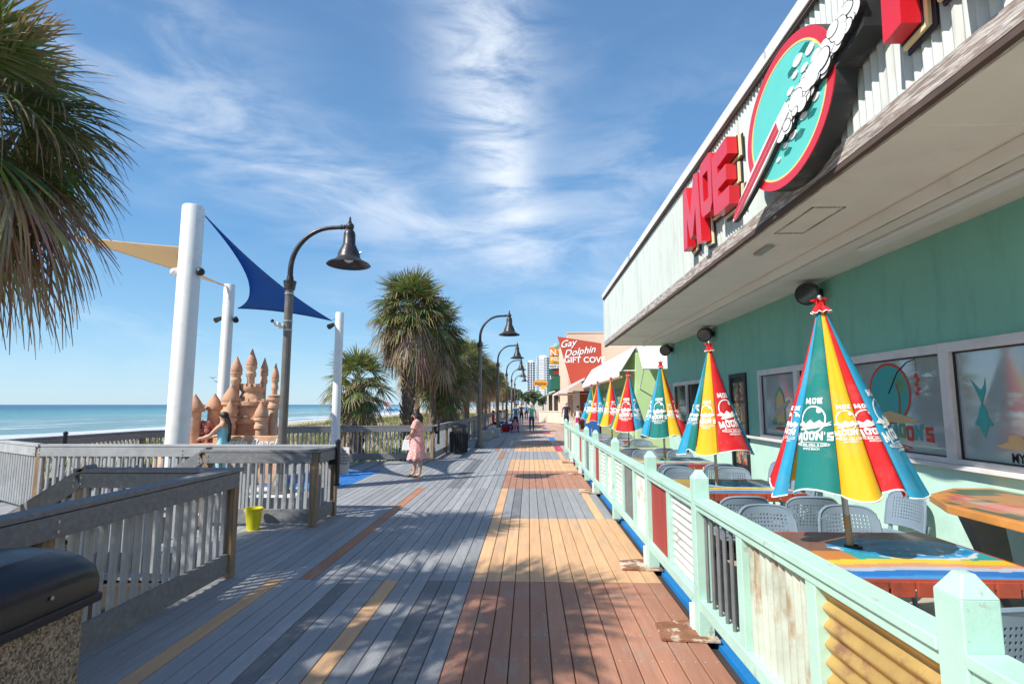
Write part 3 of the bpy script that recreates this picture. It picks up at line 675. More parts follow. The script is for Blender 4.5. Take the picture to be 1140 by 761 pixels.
for p in posts:
    mb = MB(); s_ = .055
    mb.box((FXX - s_, p - s_, .0 if p in (4.2, 5.86) else .02), (FXX + s_, p + s_, 1.13))
    mb.add([(FXX - s_, p - s_, 1.13), (FXX + s_, p - s_, 1.13), (FXX + s_, p + s_, 1.13), (FXX - s_, p + s_, 1.13), (FXX - .02, p - .02, 1.19), (FXX + .02, p - .02, 1.19), (FXX + .02, p + .02, 1.19), (FXX - .02, p + .02, 1.19)],
           [(0, 1, 5, 4), (1, 2, 6, 5), (2, 3, 7, 6), (3, 0, 4, 7), (4, 5, 6, 7)])
    mb.build('post', 'mint', pf, bevel=.004)
pats = {0: [('v', 'mint'), ('v', 'mint')], 1: ['gold', 'rusty', 'bars'], 2: ['hw', 'red'], 3: ['vpale', 'slats', 'hw'], 4: ['vpale', 'hw', 'red'], 5: ['hw', 'slats'], 6: ['vpale', 'red', 'hw'], 7: ['hw', 'vpale', 'slats'], 8: ['red', 'hw']}
for i in range(len(posts) - 1):
    a, b_ = posts[i] + .055, posts[i + 1] - .055
    mb = MB(); mb.box((FXX - .045, a, .90), (FXX + .045, b_, .945)); mb.box((FXX - .06, a, .9455), (FXX + .06, b_, .985)); mb.build('top_rail', 'mint', pf, bevel=.005)
    mb = MB(); mb.box((FXX - .045, a, .19), (FXX + .045, b_, .275)); mb.build('bottom_rail', 'mint', pf, bevel=.005)
    pl = pats[i]; n = len(pl); wd = (b_ - a - .085 * (n - 1)) / n
    for j, k in enumerate(pl):
        ya = a + j * (wd + .085); yb = ya + wd
        if j < n - 1:
            mb = MB(); mb.box((FXX - .04, yb, .275), (FXX + .04, yb + .085, .90)); mb.build('stile', 'mint', pf, bevel=.004)
        if k == 'gold': corr(ya, yb, .275, .9, True, 'corrugated_panel', 'gold', .075, .013)
        elif k == 'rusty': corr(ya, yb, .275, .9, False, 'corrugated_panel', 'rusty', .075, .012)
        elif k == 'hw': corr(ya, yb, .275, .9, True, 'corrugated_panel', 'corrwhite', .065, .012)
        elif k in ('vpale', ('v', 'mint')): corr(ya, yb, .275, .9, False, 'corrugated_panel', 'rusty' if k != 'vpale' else 'corrwhite')
        elif k == 'red':
            mb = MB(); mb.box((FXX - .008, ya, .275), (FXX + .008, yb, .9)); mb.build('red_panel', 'redpanel', pf)
        else:
            mb = MB(); nb = 6 if k == 'bars' else 9
            for q in range(nb):
                y = ya + (q + .5) * (yb - ya) / nb
                mb.tube([(FXX, y, .275), (FXX, y, .9)], .014 if k == 'bars' else .02, 8)
            mb.build('bar_panel', 'greypanel', pf, smooth=True)
for p in (4.2, 5.86, 10.6, 13.4, 16.):
    mb = MB(); mb.box((FXX - .075, p - .045 + (.1 if p not in posts else 0), .012), (FXX + .0, p + .045 + (.1 if p not in posts else 0), .19)) if p not in (4.2, 5.86) else mb.box((FXX - .07, p + .06, .012), (FXX + .02, p + .14, .19)); mb.build('support_leg', 'white_paint', pf, bevel=.004)
    mb = MB(); mb.prism([(FXX - .34, p - .10), (FXX + .07, p - .13), (FXX + .075, p + .22), (FXX - .1, p + .25), (FXX - .32, p + .19)], lambda u, v, t_: (u, v, t_), .003, .022); mb.build('base_plate', 'rustplate', pf, bevel=.004)

# ================================================================== PATIO FURNITURE
def soft(o, w_=.01, seg=3):
    b = o.modifiers.new('b', 'BEVEL'); b.width = w_; b.segments = seg; b.limit_method = 'ANGLE'; b.angle_limit = R(40)
def make_chair(name, label, group):
    # perforated resin armless chair, seat faces +y, origin on the floor
    t_ = thing(name, label, 'chair', (0, 0, 0), group)
    def perf(nu, nv, mp, border, hole=.5):
        mb = MB(); th_ = .012
        vs = []; fs = []
        us = [i / nu for i in range(nu + 1)]; vv = [j / nv for j in range(nv + 1)]
        def P(u, v, w_): return mp(u, v, w_)
        for i in range(nu):
            for j in range(nv):
                u0, u1, v0, v1 = us[i], us[i + 1], vv[j], vv[j + 1]
                solid = i < border or j < border or i >= nu - border or j >= nv - border
                c4 = [(u0, v0), (u1, v0), (u1, v1), (u0, v1)]
                if solid:
                    for w_ in (0, th_): mb.add([P(*c, w_) for c in c4], [(0, 1, 2, 3)])
                else:
                    q = (1 - hole) / 2; uu0 = u0 + (u1 - u0) * q; uu1 = u1 - (u1 - u0) * q; w0 = v0 + (v1 - v0) * q; w1 = v1 - (v1 - v0) * q
                    h4 = [(uu0, w0), (uu1, w0), (uu1, w1), (uu0, w1)]
                    for w_ in (0, th_): mb.add([P(*c, w_) for c in c4 + h4], [(0, 1, 5, 4), (1, 2, 6, 5), (2, 3, 7, 6), (3, 0, 4, 7)])
                    mb.add([P(*c, 0) for c in h4] + [P(*c, th_) for c in h4], [(0, 1, 5, 4), (1, 2, 6, 5), (2, 3, 7, 6), (3, 0, 4, 7)])
        # rim
        ring = [(i / nu, 0) for i in range(nu)] + [(1, j / nv) for j in range(nv)] + [(1 - i / nu, 1) for i in range(nu)] + [(0, 1 - j / nv) for j in range(nv)]
        pts = [P(a, b_, th_ / 2) for a, b_ in ring]; pts.append(pts[0]); pts.append(pts[1])
        mb.tube(pts, .012, 6, cap=False)
        return mb
    def seat(u, v, w_):
        x = (u - .5) * .46; y = (v - .5) * .44 + .02
        return (x * (1 - .12 * (1 - v)), y, .445 + w_ - .02 * math.sin(PI * v) * math.cos(PI * (u - .5)) - .012 * (1 - v))
    perf(15, 14, seat, 2).build('seat', 'chair', t_, smooth=False, world=False)
    def back(u, v, w_):
        cx = (u - .5); wdt = .49 * (1 - .10 * v ** 3)
        rnd_ = 0
        if v > .8: rnd_ = -(abs(cx) * 2) ** 6 * .05
        return (cx * wdt, -.22 - .055 * v + .05 * (2 * cx) ** 2 - w_, .50 + v * .335 + rnd_ + .012 * math.cos(PI * cx))
    perf(17, 11, back, 2).build('backrest', 'chair', t_, smooth=False, world=False)
    for sx_ in (-1, 1):
        mb = MB(); mb.tube([(sx_ * .20, .22, .44), (sx_ * .225, .235, .2), (sx_ * .24, .25, 0)], [.02, .017, .014], 8); mb.build('leg', 'chair', t_, smooth=True, world=False)
        mb = MB(); mb.tube([(sx_ * .235, -.235, .56), (sx_ * .21, -.20, .44), (sx_ * .225, -.25, .2), (sx_ * .24, -.29, 0)], [.016, .02, .017, .014], 8); mb.build('leg', 'chair', t_, smooth=True, world=False)
    mb = MB(); mb.tube([(-.235, -.17, .43), (.235, -.17, .43)], .014, 6); mb.tube([(-.2, .2, .43), (.2, .2, .43)], .014, 6); mb.build('seat_frame', 'chair', t_, smooth=True, world=False)
    return t_
ORD = ['first', 'second', 'third', 'fourth', 'fifth', 'sixth', 'seventh']
UY = [3.78, 6.60, 9.45, 12.25, 15.1, 17.7, 20.2]
UX = [2.17, 2.23, 2.33, 2.20, 2.28, 2.28, 2.3]
TD = ['wave painted', 'blue and orange', 'red edged', 'orange edged', 'dark red', 'dull red', 'furthest patio']
def make_table(cols_, label, group, loc):
    t_ = thing('patio_table', label, 'table', loc, group)
    W, D_ = .62, .56; nx_, ny_ = 90, 70
    me = bpy.data.meshes.new('table_top'); vs = []; cs = []
    for j in range(ny_ + 1):
        for i in range(nx_ + 1):
            u = i / nx_; v = j / ny_; vs.append(((u - .5) * 2 * W, (v - .5) * 2 * D_, .742))
            wob = .03 * math.sin(u * 9) + .02 * noise.noise(Vector((u * 6, v * 6, 1)))
            vv = v + wob * .5
            if u < .02 or u > .98 or v < .03 or v > .97: c = cols_['edge']
            elif vv < .17: c = (.02, .20, .62) if vv > .08 else (.06, .33, .75)
            elif vv < .23: c = (.50, .60, .72)
            elif vv < .29: c = (.80, .38, .20)
            elif vv < .37: c = (.85, .66, .05)
            else:
                n_ = noise.noise(Vector((u * 3.2, v * 5, cols_['s'])))
                wave = (u - .66) ** 2 * 2.0 + (v - .60) ** 2 * 5.5
                if wave < .30 + .12 * n_:
                    f_ = .5 + .5 * math.sin(40 * (wave + .1 * n_)); c = (.01 + .03 * f_, .24 + .20 * f_, .55 + .25 * f_)
                    if .24 < wave + .05 * n_ < .33 and v < .62: c = (.75, .80, .82)
                    if noise.noise(Vector((u * 28, v * 28, 5))) > .36 and u > .55 and v < .6: c = (.8, .84, .85)
                elif u < .30 and vv < .55: c = (.66, .25, .05)
                elif v > .66 or u < .3: c = tuple(x * (1 + .4 * n_) for x in cols_['back'])
                else: c = (.03, .40, .42)
            cs += [*c, 1]
    fs = [(j * (nx_ + 1) + i, j * (nx_ + 1) + i + 1, (j + 1) * (nx_ + 1) + i + 1, (j + 1) * (nx_ + 1) + i) for j in range(ny_) for i in range(nx_)]
    me.from_pydata(vs, [], fs); a = me.attributes.new('col', 'FLOAT_COLOR', 'POINT'); a.data.foreach_set('color', cs); me.materials.append(M['tabletop'])
    ob = bpy.data.objects.new('painted_top', me); col.objects.link(ob); ob.parent = t_; me.shade_smooth()
    mb = MB(); mb.box((-W - .004, -D_ - .004, .70), (W + .004, D_ + .004, .7405))
    for sx_ in (-1, 1):
        for q in range(9): mb.box((-W + .01 + q * .137, sx_ * (D_ + .002) - .008, .66), (-W + .13 + q * .137, sx_ * (D_ + .002) + .008, .7395))
    mb.build('edge', 'redwood', t_, world=False, bevel=.003)
    mb = MB(); mb.tube([(0, 0, .0), (0, 0, .66)], .045, 12); mb.build('pedestal', 'black', t_, smooth=True, world=False)
    mb = MB(); mb.lathe([(.27, 0), (.27, .03), (.12, .06), (.05, .12)], n=24); mb.build('foot', 'black', t_, smooth=True, world=False)
    mb = MB(); mb.lathe([(.055, .742), (.055, .752), (.03, .757), (.03, .742)], (-.125, .135, 0), n=20); mb.build('umbrella_ring', 'blackplastic', t_, smooth=True, world=False)
    return t_
tab1 = make_table({'edge': (.42, .06, .03), 'back': (.24, .12, .075), 's': 1.}, 'table with painted blue wave and yellow stripe under the largest closed umbrella', 'painted patio tables', (UX[0] + .10, UY[0] - .14, 0))
tab2 = make_table({'edge': (.55, .12, .03), 'back': (.42, .30, .06), 's': 4.}, 'blue and orange painted table under the second closed umbrella', 'painted patio tables', (UX[1] + .08, UY[1] - .10, 0))
tables = [tab1, tab2]
for k in range(2, 7):
    if UY[k] > 16.6: continue
    tables.append(dup(tab2 if k % 2 else tab1, 'painted patio table holding the %s closed umbrella counted from the gold corrugated panel' % ORD[k], (UX[k] + .08, UY[k] - .1, 0)))
ch0 = make_chair('patio_chair', 'x', 'perforated grey patio chairs')
first = True
for k in range(len(tables)):
    tx, ty = UX[k] + .1, UY[k] - .12
    spots = [(-.30, -.93, 0, 'near side of it, beside the fence'), (.36, -.93, 0, 'near side of it, toward the teal wall'), (-.25, .93, PI, 'far side of it, beside the fence'), (.42, .93, PI, 'far side of it, toward the teal wall')]
    for sx_, sy_, rz, desc in spots:
        ca = random.Random(k * 10 + int(sx_ * 50)).uniform(-.12, .12)
        lb = 'grey perforated chair of the %s umbrella table, %s' % (ORD[k], desc)
        L_ = (tx + sx_, ty + sy_, -.03)
        if first: ch0.location = L_; ch0.rotation_euler = (0, 0, rz + ca); ch0['label'] = lb; first = False
        else: dup(ch0, lb, L_, (0, 0, rz + ca))
for y, lb in ((8.35, 'grey perforated chair against the wall under the small window film'), (5.6, 'grey perforated chair against the wall beside the bar-height table'), (7.6, 'grey perforated chair against the wall between two windows')):
    dup(ch0, lb, (3.52, y, -.03), (0, 0, PI / 2 + .1))

# ---- closed umbrellas
UH0, UH1 = 1.13, 2.345
PANC = ['ured', 'ublue', 'uteal', 'uyellow'] * 2
# seam angles counter-clockwise; visible side faces -y -x
def make_umbrella(vis, left, seed):
    # vis: (colour, degrees) from left to right as seen from the walk; left: angle of the left silhouette
    t_ = thing('closed_umbrella', 'x', 'umbrella', (0, 0, 0), 'closed striped umbrellas along the patio fence')
    rr = random.Random(seed)
    cyc = ['ured', 'ublue', 'uteal', 'uyellow']; PANC = [c for c, _ in vis]; wid = [w_ for _, w_ in vis]
    k_ = cyc.index(PANC[-1])
    while len(PANC) < 8: k_ += 1; PANC.append(cyc[k_ % 4])
    rest = (360 - sum(wid)) / (8 - len(wid)); wid += [rest] * (8 - len(wid)); s_ = sum(wid); seams = [0]
    for w_ in wid: seams.append(seams[-1] + w_ / s_ * 2 * PI)
    th0 = R(left - 6)     # wide teal panel faces the camera side
    def rad(pi, s, h):
        tt = (UH1 - h) / (UH1 - UH0)
        base = .030 + .475 * tt ** 1.06
        puff = (4 * s * (1 - s)) ** .55
        fold = noise.noise(Vector((pi * 7.3 + s * 2.2, tt * 1.6, seed * 3.1))) * .075 + noise.noise(Vector((pi * 3.1 + s * 7, tt * 1.2, seed * 5.7))) * .028
        return base * (.86 + .15 * puff * (.4 + .6 * tt) + fold * tt ** .7) * (1 + .03 * math.sin(6 * tt + pi * 2.1 + seed) * tt)
    def S(pi, s, h, off_=0):
        a = th0 + seams[pi] + (seams[pi + 1] - seams[pi]) * s
        # panels lap over each other like a loose wrap
        r_ = rad(pi, s, h) + off_ + .018 * (s - .5) * ((UH1 - h) / (UH1 - UH0))
        return (r_ * math.cos(a), r_ * math.sin(a), h)
    hemz = lambda pi, s: UH0 + .045 * math.sin(PI * s) * (1 if (pi + seed) % 2 else -.55) + .02 * (math.sin((pi + seed) * 1.7) * (1 - s) + math.sin((pi + 1 + seed) * 1.7) * s)
    for pi in range(8):
        mb = MB(); ns, nh = 14, 26; vs = []
        for j in range(nh + 1):
            for i in range(ns + 1):
                s = i / ns; hb = hemz(pi, s); h = UH1 + (hb - UH1) * j / nh; vs.append(S(pi, s, h))
        mb.add(vs, [(j * (ns + 1) + i, j * (ns + 1) + i + 1, (j + 1) * (ns + 1) + i + 1, (j + 1) * (ns + 1) + i) for j in range(nh) for i in range(ns)])
        # return fold inside at the seam
        po = mb.build('fabric_panel', PANC[pi], t_, smooth=True, world=False)
        for p in po.data.polygons: p.use_smooth = True
        mb = MB(); mb.tube([S(pi, i / 12, hemz(pi, i / 12) + .002, .002) for i in range(13)], .0055, 5, cap=False); mb.build('hem_piping', 'print', po, smooth=True, world=False)
        # printed emblem
        em = MB(); hc = 1.56; rm = rad(pi, .5, hc)
        arc = (seams[pi + 1] - seams[pi]) * rm
        sc_ = min(1., max(.46, arc / .42)) * .95
        def place(vf, u0=0, v0=0):
            vs, fs = vf
            bm = bmesh.new(); vv = [bm.verts.new((p[0], p[1], 0)) for p in vs]
            for f in fs:
                try: bm.faces.new([vv[i] for i in f])
                except ValueError: pass
            bmesh.ops.triangulate(bm, faces=bm.faces)
            for _ in range(3):
                lo = [e_ for e_ in bm.edges if e_.calc_length() > .035]
                if not lo: break
                bmesh.ops.subdivide_edges(bm, edges=lo, cuts=1)
                bmesh.ops.triangulate(bm, faces=bm.faces)
            bm.verts.index_update()
            out = []
            for v_ in bm.verts:
                uu = (v_.co.x + u0) * sc_; vz = hc + (v_.co.y + v0) * sc_
                rl = rad(pi, .5, vz); ds = uu / (rl * (seams[pi + 1] - seams[pi])); s = min(.985, max(.015, .5 + ds)); out.append(S(pi, s, vz, .0045))
            em.add(out, [tuple(x.index for x in f.verts) for f in bm.faces]); bm.free()
        place(shape2d([circle(0, .06, .145, .145, 32), circle(0, .06, .130, .130, 32)]))
        wv = [(-.20, .0), (-.12, .055), (-.08, .02), (-.02, .075), (.03, .03), (.08, .07), (.13, .02), (.21, .05), (.14, -.005), (.05, -.015), (-.06, -.02)]
        place(shape2d([[(x, y * .8) for x, y in wv]]))
        place(shape2d([[(-.15, -.035), (.0, .0), (.20, .015), (.20, .0), (.02, -.03), (-.14, -.05)]]))
        place(shape2d([circle(.07, .155, .028, .028, 14)]))
        x = -.215
        for ch in "MOON'S":
            W = {'M': .098, "'": .02}.get(ch, .070)
            dzz = -.165 + .02 * math.cos(x * 7)
            place(shape2d([[(x + a * W, dzz + b_ * .085) for a, b_ in lp] for lp in LET[ch]])); x += W + .010
        x = -.10
        for ch in 'MOE':
            W = {'M': .075}.get(ch, .052)
            place(shape2d([[(x + a * W, .225 + b_ * .06) for a, b_ in lp] for lp in LET[ch]])); x += W + .010
        place(text2d('RAW BAR, GRILL & CHILL', .034, .0006), 0, -.205)
        place(shape2d([circle(0, -.192, .2, .024, 36), circle(0, -.192, .194, .019, 36)]))
        place(text2d('MYRTLE BEACH', .028, .0006), 0, -.245)
        em.build('printed_emblem', 'print', po, world=False)
    # ruffled cap
    mb = MB(); n = 48
    prof = [(.028, 2.40), (.034, 2.385), (.03, 2.37), (.045, 2.35), (.062, 2.322)]
    vs = []
    for j, (r_, z) in enumerate(prof):
        for i in range(n): a = 2 * PI * i / n; rf = 1 + .16 * math.sin(8 * a) * (.4 + .6 * j / 4); vs.append((r_ * rf * math.cos(a), r_ * rf * math.sin(a), z + .006 * math.sin(8 * a + 1)))
    for i in range(n): a = 2 * PI * i / n; rf = 1 + .4 * math.sin(7 * a); vs.append((.052 * rf * math.cos(a), .052 * rf * math.sin(a), 2.413 + .008 * math.cos(5 * a)))
    mb.add(vs, [(j * n + i, j * n + (i + 1) % n, (j + 1) * n + (i + 1) % n, (j + 1) * n + i) for j in range(4) for i in range(n)])
    mb.add(vs[:n] + vs[5 * n:], [(i, (i + 1) % n, n + (i + 1) % n, n + i) for i in range(n)])
    cp = mb.build('cap', 'ured', t_, smooth=True, world=False)
    mb = MB(); mb.tube([vs[4 * n + i] for i in range(n)] + [vs[4 * n]], .004, 5, cap=False); mb.build('cap_piping', 'print', cp, smooth=True, world=False)
    mb = MB(); mb.ball((0, 0, 2.428), .018, 12); mb.build('finial', 'galv', t_, smooth=True, world=False)
    mb = MB(); mb.tube([(0, 0, .95), (0, 0, 2.42)], .021, 14); mb.build('pole', 'galv', t_, smooth=True, world=False)
    mb = MB(); mb.tube([(0, 0, .02), (0, 0, .95)], .024, 14); mb.build('lower_pole', 'wood', t_, smooth=True, world=False)
    mb = MB()
    for i in range(8):
        a = th0 + seams[i]; mb.tube([(.03 * math.cos(a), .03 * math.sin(a), 2.25), (.36 * math.cos(a), .36 * math.sin(a), UH0 + .04)], .006, 5)
    mb.build('rib', 'galv', t_, world=False)
    return t_
UV = [([('ured', 27), ('ublue', 20), ('uteal', 48), ('uyellow', 31), ('ured', 21), ('ublue', 60)], 150, 1), ([('ublue', 34), ('uteal', 22), ('uyellow', 46), ('ured', 70), ('ublue', 30)], 162, 2),
      ([('ublue', 50), ('uteal', 60), ('uyellow', 34), ('ured', 50)], 167, 3), ([('uteal', 24), ('uyellow', 22), ('ured', 72), ('ublue', 66)], 169, 4), ([('uteal', 36), ('uyellow', 48), ('ured', 55), ('ublue', 50)], 171, 5),
      ([('uyellow', 40), ('ured', 48), ('ublue', 50), ('uteal', 40)], 172, 6), ([('ublue', 46), ('uteal', 72), ('uyellow', 30), ('ured', 40)], 173, 7)]
ul = ['largest closed umbrella with wide teal panel facing out, at the wave painted table', 'closed umbrella with yellow and red panels facing out, second along the fence', 'closed umbrella showing light blue and teal, third along the fence',
      'closed umbrella with one broad red panel, fourth along the fence', 'closed umbrella with yellow and red halves, fifth along the fence', 'closed umbrella with narrow yellow and red sides, sixth along the fence', 'furthest closed umbrella, mostly light blue and teal']
rots = [0, -1.0, .62, -1.35, -.95, -.85, .62]
for k in range(7):
    loc = (UX[k], UY[k], 0); rot = (R([0, 1, -.5, 1, 0, .5, 0][k]), R([-3.2, -1.2, -.8, .8, 0, -1, .5][k]), rots[k])
    t_ = make_umbrella(*UV[k]); t_.location = loc; t_.rotation_euler = (rot[0], rot[1], 0); t_['label'] = ul[k]; t_.scale = (.91, .91, 1) if k == 0 else (.81, .81, 1)

# bar-height wall table
wt = thing('wall_table', 'orange bar-height table with chamfered corner fixed below the window', 'table', (3.4, 4.0, 0))
mb = MB(); mb.prism([(3.88, 3.0), (3.88, 4.75), (3.55, 4.75), (3.12, 4.42), (2.90, 3.95), (2.90, 3.0)], lambda u, v, t_: (u, v, t_), .93, .985); mb.build('table_top', 'orangewood', wt, bevel=.006)
mb = MB(); rr = random.Random(2); cells = 16
for i in range(cells):
    for j in range(cells):
        x0, y0 = 2.96 + i * .056, 3.05 + j * .1
        if x0 < 3.12 + (y0 - 4.2) * .9 and y0 > 3.8: continue
        n_ = noise.noise(Vector((x0 * 3, y0 * 3, 0))); mb.cc = (.55, .22 + .2 * n_, .08) if n_ > -.05 else (.10, .14, .08)
        if n_ > .25: mb.cc = (.62, .14, .10)
        mb.add([(x0, y0, .987), (x0 + .056, y0, .987), (x0 + .056, y0 + .1, .987), (x0, y0 + .1, .987)], [(0, 1, 2, 3)])
mb.build('painted_top', 'tabletop', wt)
mb = MB()
for y in (3.45, 4.3):
    mb = MB(); mb.prism([(3.30, .929), (3.52, .929), (3.58, .45), (3.80, .0), (3.62, .0), (3.40, .5), (3.25, .88)], lambda u, v, t_, y=y: (u, y + t_, v), -.05, .05)
    mb.build('support', 'greypanel', wt, bevel=.006)

# ================================================================== LEFT RAILINGS
def railing(label, pts, zs=None, cap='greywood', board='greywood', bal='balwood', post='postwood', pitch=2.0, H_=1.05, name='deck_railing', endposts=(1, 1), balstep=.115, foot=0.):
    """pts: corner points (x,y[,z]) ; one thing"""
    P = [Vector((p[0], p[1], p[2] if len(p) > 2 else 0)) for p in pts]
    th = thing(name, label, 'railing', tuple(P[0]), 'weathered grey deck railings')
    for a, b_ in zip(P[:-1], P[1:]):
        Ld = (b_ - a).length; d = (b_ - a) / Ld; sd = Vector((-d.y, d.x, 0)).normalized(); up = Vector((0, 0, 1))
        mb = MB(); q0 = a + up * (H_ - .02); q1 = b_ + up * (H_ - .02)
        mb.beam(q0 - d * .07, q1 + d * .07, .145, .038); mb.build('cap_rail', cap, th, bevel=.006)
        for s_ in (-1, 1):
            mb = MB(); mb.beam(a + up * (H_ - .115) + sd * s_ * .058 + d * .01, b_ + up * (H_ - .115) + sd * s_ * .058 - d * .01, .032, .14); mb.build('top_board', board, th, bevel=.004)
        mb = MB(); mb.beam(a + up * .14 + sd * .03 * 0 + d * .045, b_ + up * .14 - d * .045, .04, .19); mb.build('bottom_board', board, th, bevel=.004)
        n = max(1, int(Ld / balstep)); mb = MB()
        for i in range(n):
            c = a + d * (Ld * (i + .5) / n); bw = .036
            mb.beam(c + up * .2 + sd * .041, c + up * (H_ - .05) + sd * .041, .036, .036) if False else mb.beam(c + up * .06 + sd * .038, c + up * (H_ - .185) + sd * .038, .034, .036)
        mb.build('baluster_panel', bal, th)
        m2 = max(1, round(Ld / pitch))
        for i in range(m2 + 1):
            if i == m2 and b_ is not P[-1]: continue
            if i == 0 and a is P[0] and not endposts[0]: continue
            if i == m2 and b_ is P[-1] and not endposts[1]: continue
            c = a + d * (Ld * i / m2); mb = MB(); s_ = .046
            mb.box((c.x - s_, c.y - s_, c.z - foot), (c.x + s_, c.y + s_, c.z + H_ - .042)); mb.build('post', post, th, bevel=.005)
    for a, b_ in zip(P[:-1], P[1:]):
        Ld = (b_ - a).length; d = (b_ - a) / Ld; sd = Vector((-d.y, d.x, 0)).normalized(); m2 = max(1, round(Ld / pitch)); up = Vector((0, 0, 1))
        if a.y > 16: continue
        for i in range(m2 + 1):
            c = a + d * (Ld * i / m2); bt = MB()
            for dz in (-.085, -.145):
                for s_ in (-1, 1):
                    q = c + up * (H_ + dz) + (d * .03 if i == 0 else (-d * .03 if i == m2 else d * .02)) * (1 if i else 1.6); bt.tube([q + sd * s_ * .07, q + sd * s_ * .0815], .010, 8)
            bt.build('bolt', 'galv', th, smooth=True)
    return th
railing('dark weathered railing beside the black bin, ending at a pale end post', [(-2.98, 1.2), (-2.96, 5.42)], pitch=2.1)
pe = railing('x', [(-2.96, 5.30), (-2.96, 5.52)]) if 0 else None
railing('short railing across the top of the beach stairs, turning down the steps', [(-3.12, 5.38), (-4.45, 5.38), (-6.3, 5.38, -1.15)], pitch=1.6, endposts=(0, 1), foot=.2)
railing('railing at the yellow bucket, with mottled shade and two end posts', [(-4.55, 7.62), (-3.01, 7.62), (-3.0, 8.36)], pitch=1.6)
railing('sloping handrail going down the stairs behind the yellow bucket', [(-4.6, 7.64), (-6.4, 7.64, -1.15)], pitch=1.7, endposts=(0, 1), foot=.2)
railing('long sunlit railing in front of the sandcastle and sail poles', [(-3.06, 8.52), (-7.8, 8.52), (-9.3, 9.4)], pitch=2.3, cap='balwood', board='balwood')  # paler wood on cap and boards puts the sunlight into the colour
railing('dark ocean-side railing behind the sandcastle round the plaza', [(-9.55, 9.5), (-9.4, 13.0), (-8.0, 14.9), (-5.5, 16.0), (-2.96, 16.6)], pitch=2.4)
railing('long railing running along the boardwalk below the palms', [(-2.9, 16.65), (-2.9, 74.)], pitch=2.4, endposts=(0, 1), balstep=.13)
st = thing('beach_stairs', 'grey wooden stairs going down to the sand beside the deck', 'stairs', (-4.5, 6.5, 0))
for k in range(6):
    mb = MB()
    for q in range(2): mb.box((-4.5 - .3 * (k + 1) + q * .147 + .003, 5.45, -.035 - .18 * (k + 1)), (-4.5 - .3 * (k + 1) + q * .147 + .143, 7.56, -.18 * (k + 1)))
    mb.build('tread', 'balwood', st, bevel=.004)
mb = MB(); mb.beam((-4.5, 5.44, -.25), (-6.4, 5.44, -1.4), .04, .28); mb.beam((-4.5, 7.57, -.25), (-6.4, 7.57, -1.4), .04, .28); mb.build('stringer', 'greywood', st)
# black sleeves that hold the chain gates
def sleeve(x, y, lb, s_=1):
    t_ = thing('gate_sleeve', lb, 'gate bracket', (x, y, .45), 'black steel gate sleeves on the railings')
    mb = MB(); mb.tube([(x, y, .5), (x, y, 1.1)], .036, 14); mb.build('sleeve', 'blackplastic', t_, smooth=True)
    mb = MB(); mb.lathe([(.045, 1.1), (.045, 1.125), (.02, 1.15), (0.001, 1.16)], (x, y, 0), 14); mb.lathe([(.05, .47), (.05, .5)], (x, y, 0), 14); mb.build('cap', 'blackplastic', t_, smooth=True)
    mb = MB(); mb.box((x - .2 * s_ if s_ > 0 else x, y - .03, .78), (x if s_ > 0 else x + .2, y + .03, .90)); mb.build('bracket', 'black', t_, bevel=.005)
sleeve(-2.9, 8.22, 'black steel gate sleeve on the railing corner behind the yellow bucket')
sleeve(-9.15, 10.5, 'black steel gate sleeve on the ocean-side railing near the palm')
sleeve(-2.82, 16.9, 'black steel gate sleeve behind the woman in pink', 1)
sn = thing('notice_sign', 'small white rules notice on the railing post behind the bucket', 'sign', (-2.93, 8.46, .6))
mb = MB(); mb.box((-2.96, 8.44, .62), (-2.80, 8.45, 1.02)); mb.build('plate', 'white', sn)
vs, fs = text2d('NO\nDIVING\nNO GLASS\nNO DOGS\nRULES', .045, .0005); mb = MB(); mb.add([(-2.88 + x, 8.437, .94 + y) for x, y in vs], fs); mb.build('lettering', 'black_line', sn)

# trash bin at the corner of the picture
tb = thing('litter_bin', 'pebble concrete litter bin with black arched hood beside the deck railing', 'litter bin', (-2.55, 2.4, 0))
mb = MB(); mb.box((-2.86, 2.12, 0), (-2.22, 2.76, .69)); mb.build('body', 'aggregate', tb, bevel=.02)
mb = MB(); mb.box((-2.89, 2.08, .69), (-2.18, 2.82, .735)); mb.build('hood_flange', 'blackplastic', tb, bevel=.01)
arch = [(-2.88, .735), (-2.88, .82), (-2.85, .885), (-2.79, .93), (-2.70, .955), (-2.54, .965), (-2.38, .955), (-2.29, .93), (-2.22, .885), (-2.195, .82), (-2.195, .735)]
mb = MB(); n = len(arch); vs = []
for k, (y, sc_) in enumerate(((2.10, .90), (2.125, 1.), (2.70, 1.), (2.775, .97), (2.81, .86))):
    for x, z in arch: vs.append((x, y, .735 + (z - .735) * sc_))
mb.add(vs, [(k * n + i, k * n + i + 1, (k + 1) * n + i + 1, (k + 1) * n + i) for k in range(4) for i in range(n - 1)] + [tuple(range(n)), tuple(range(4 * n, 5 * n))])
hd = mb.build('hood', 'blackplastic', tb, smooth=True, bevel=.008)
mb = MB(); mb.tube([(-2.19, 2.52, .80), (-2.184, 2.52, .80)], .009, 10); mb.build('rivet', 'galv', hd)

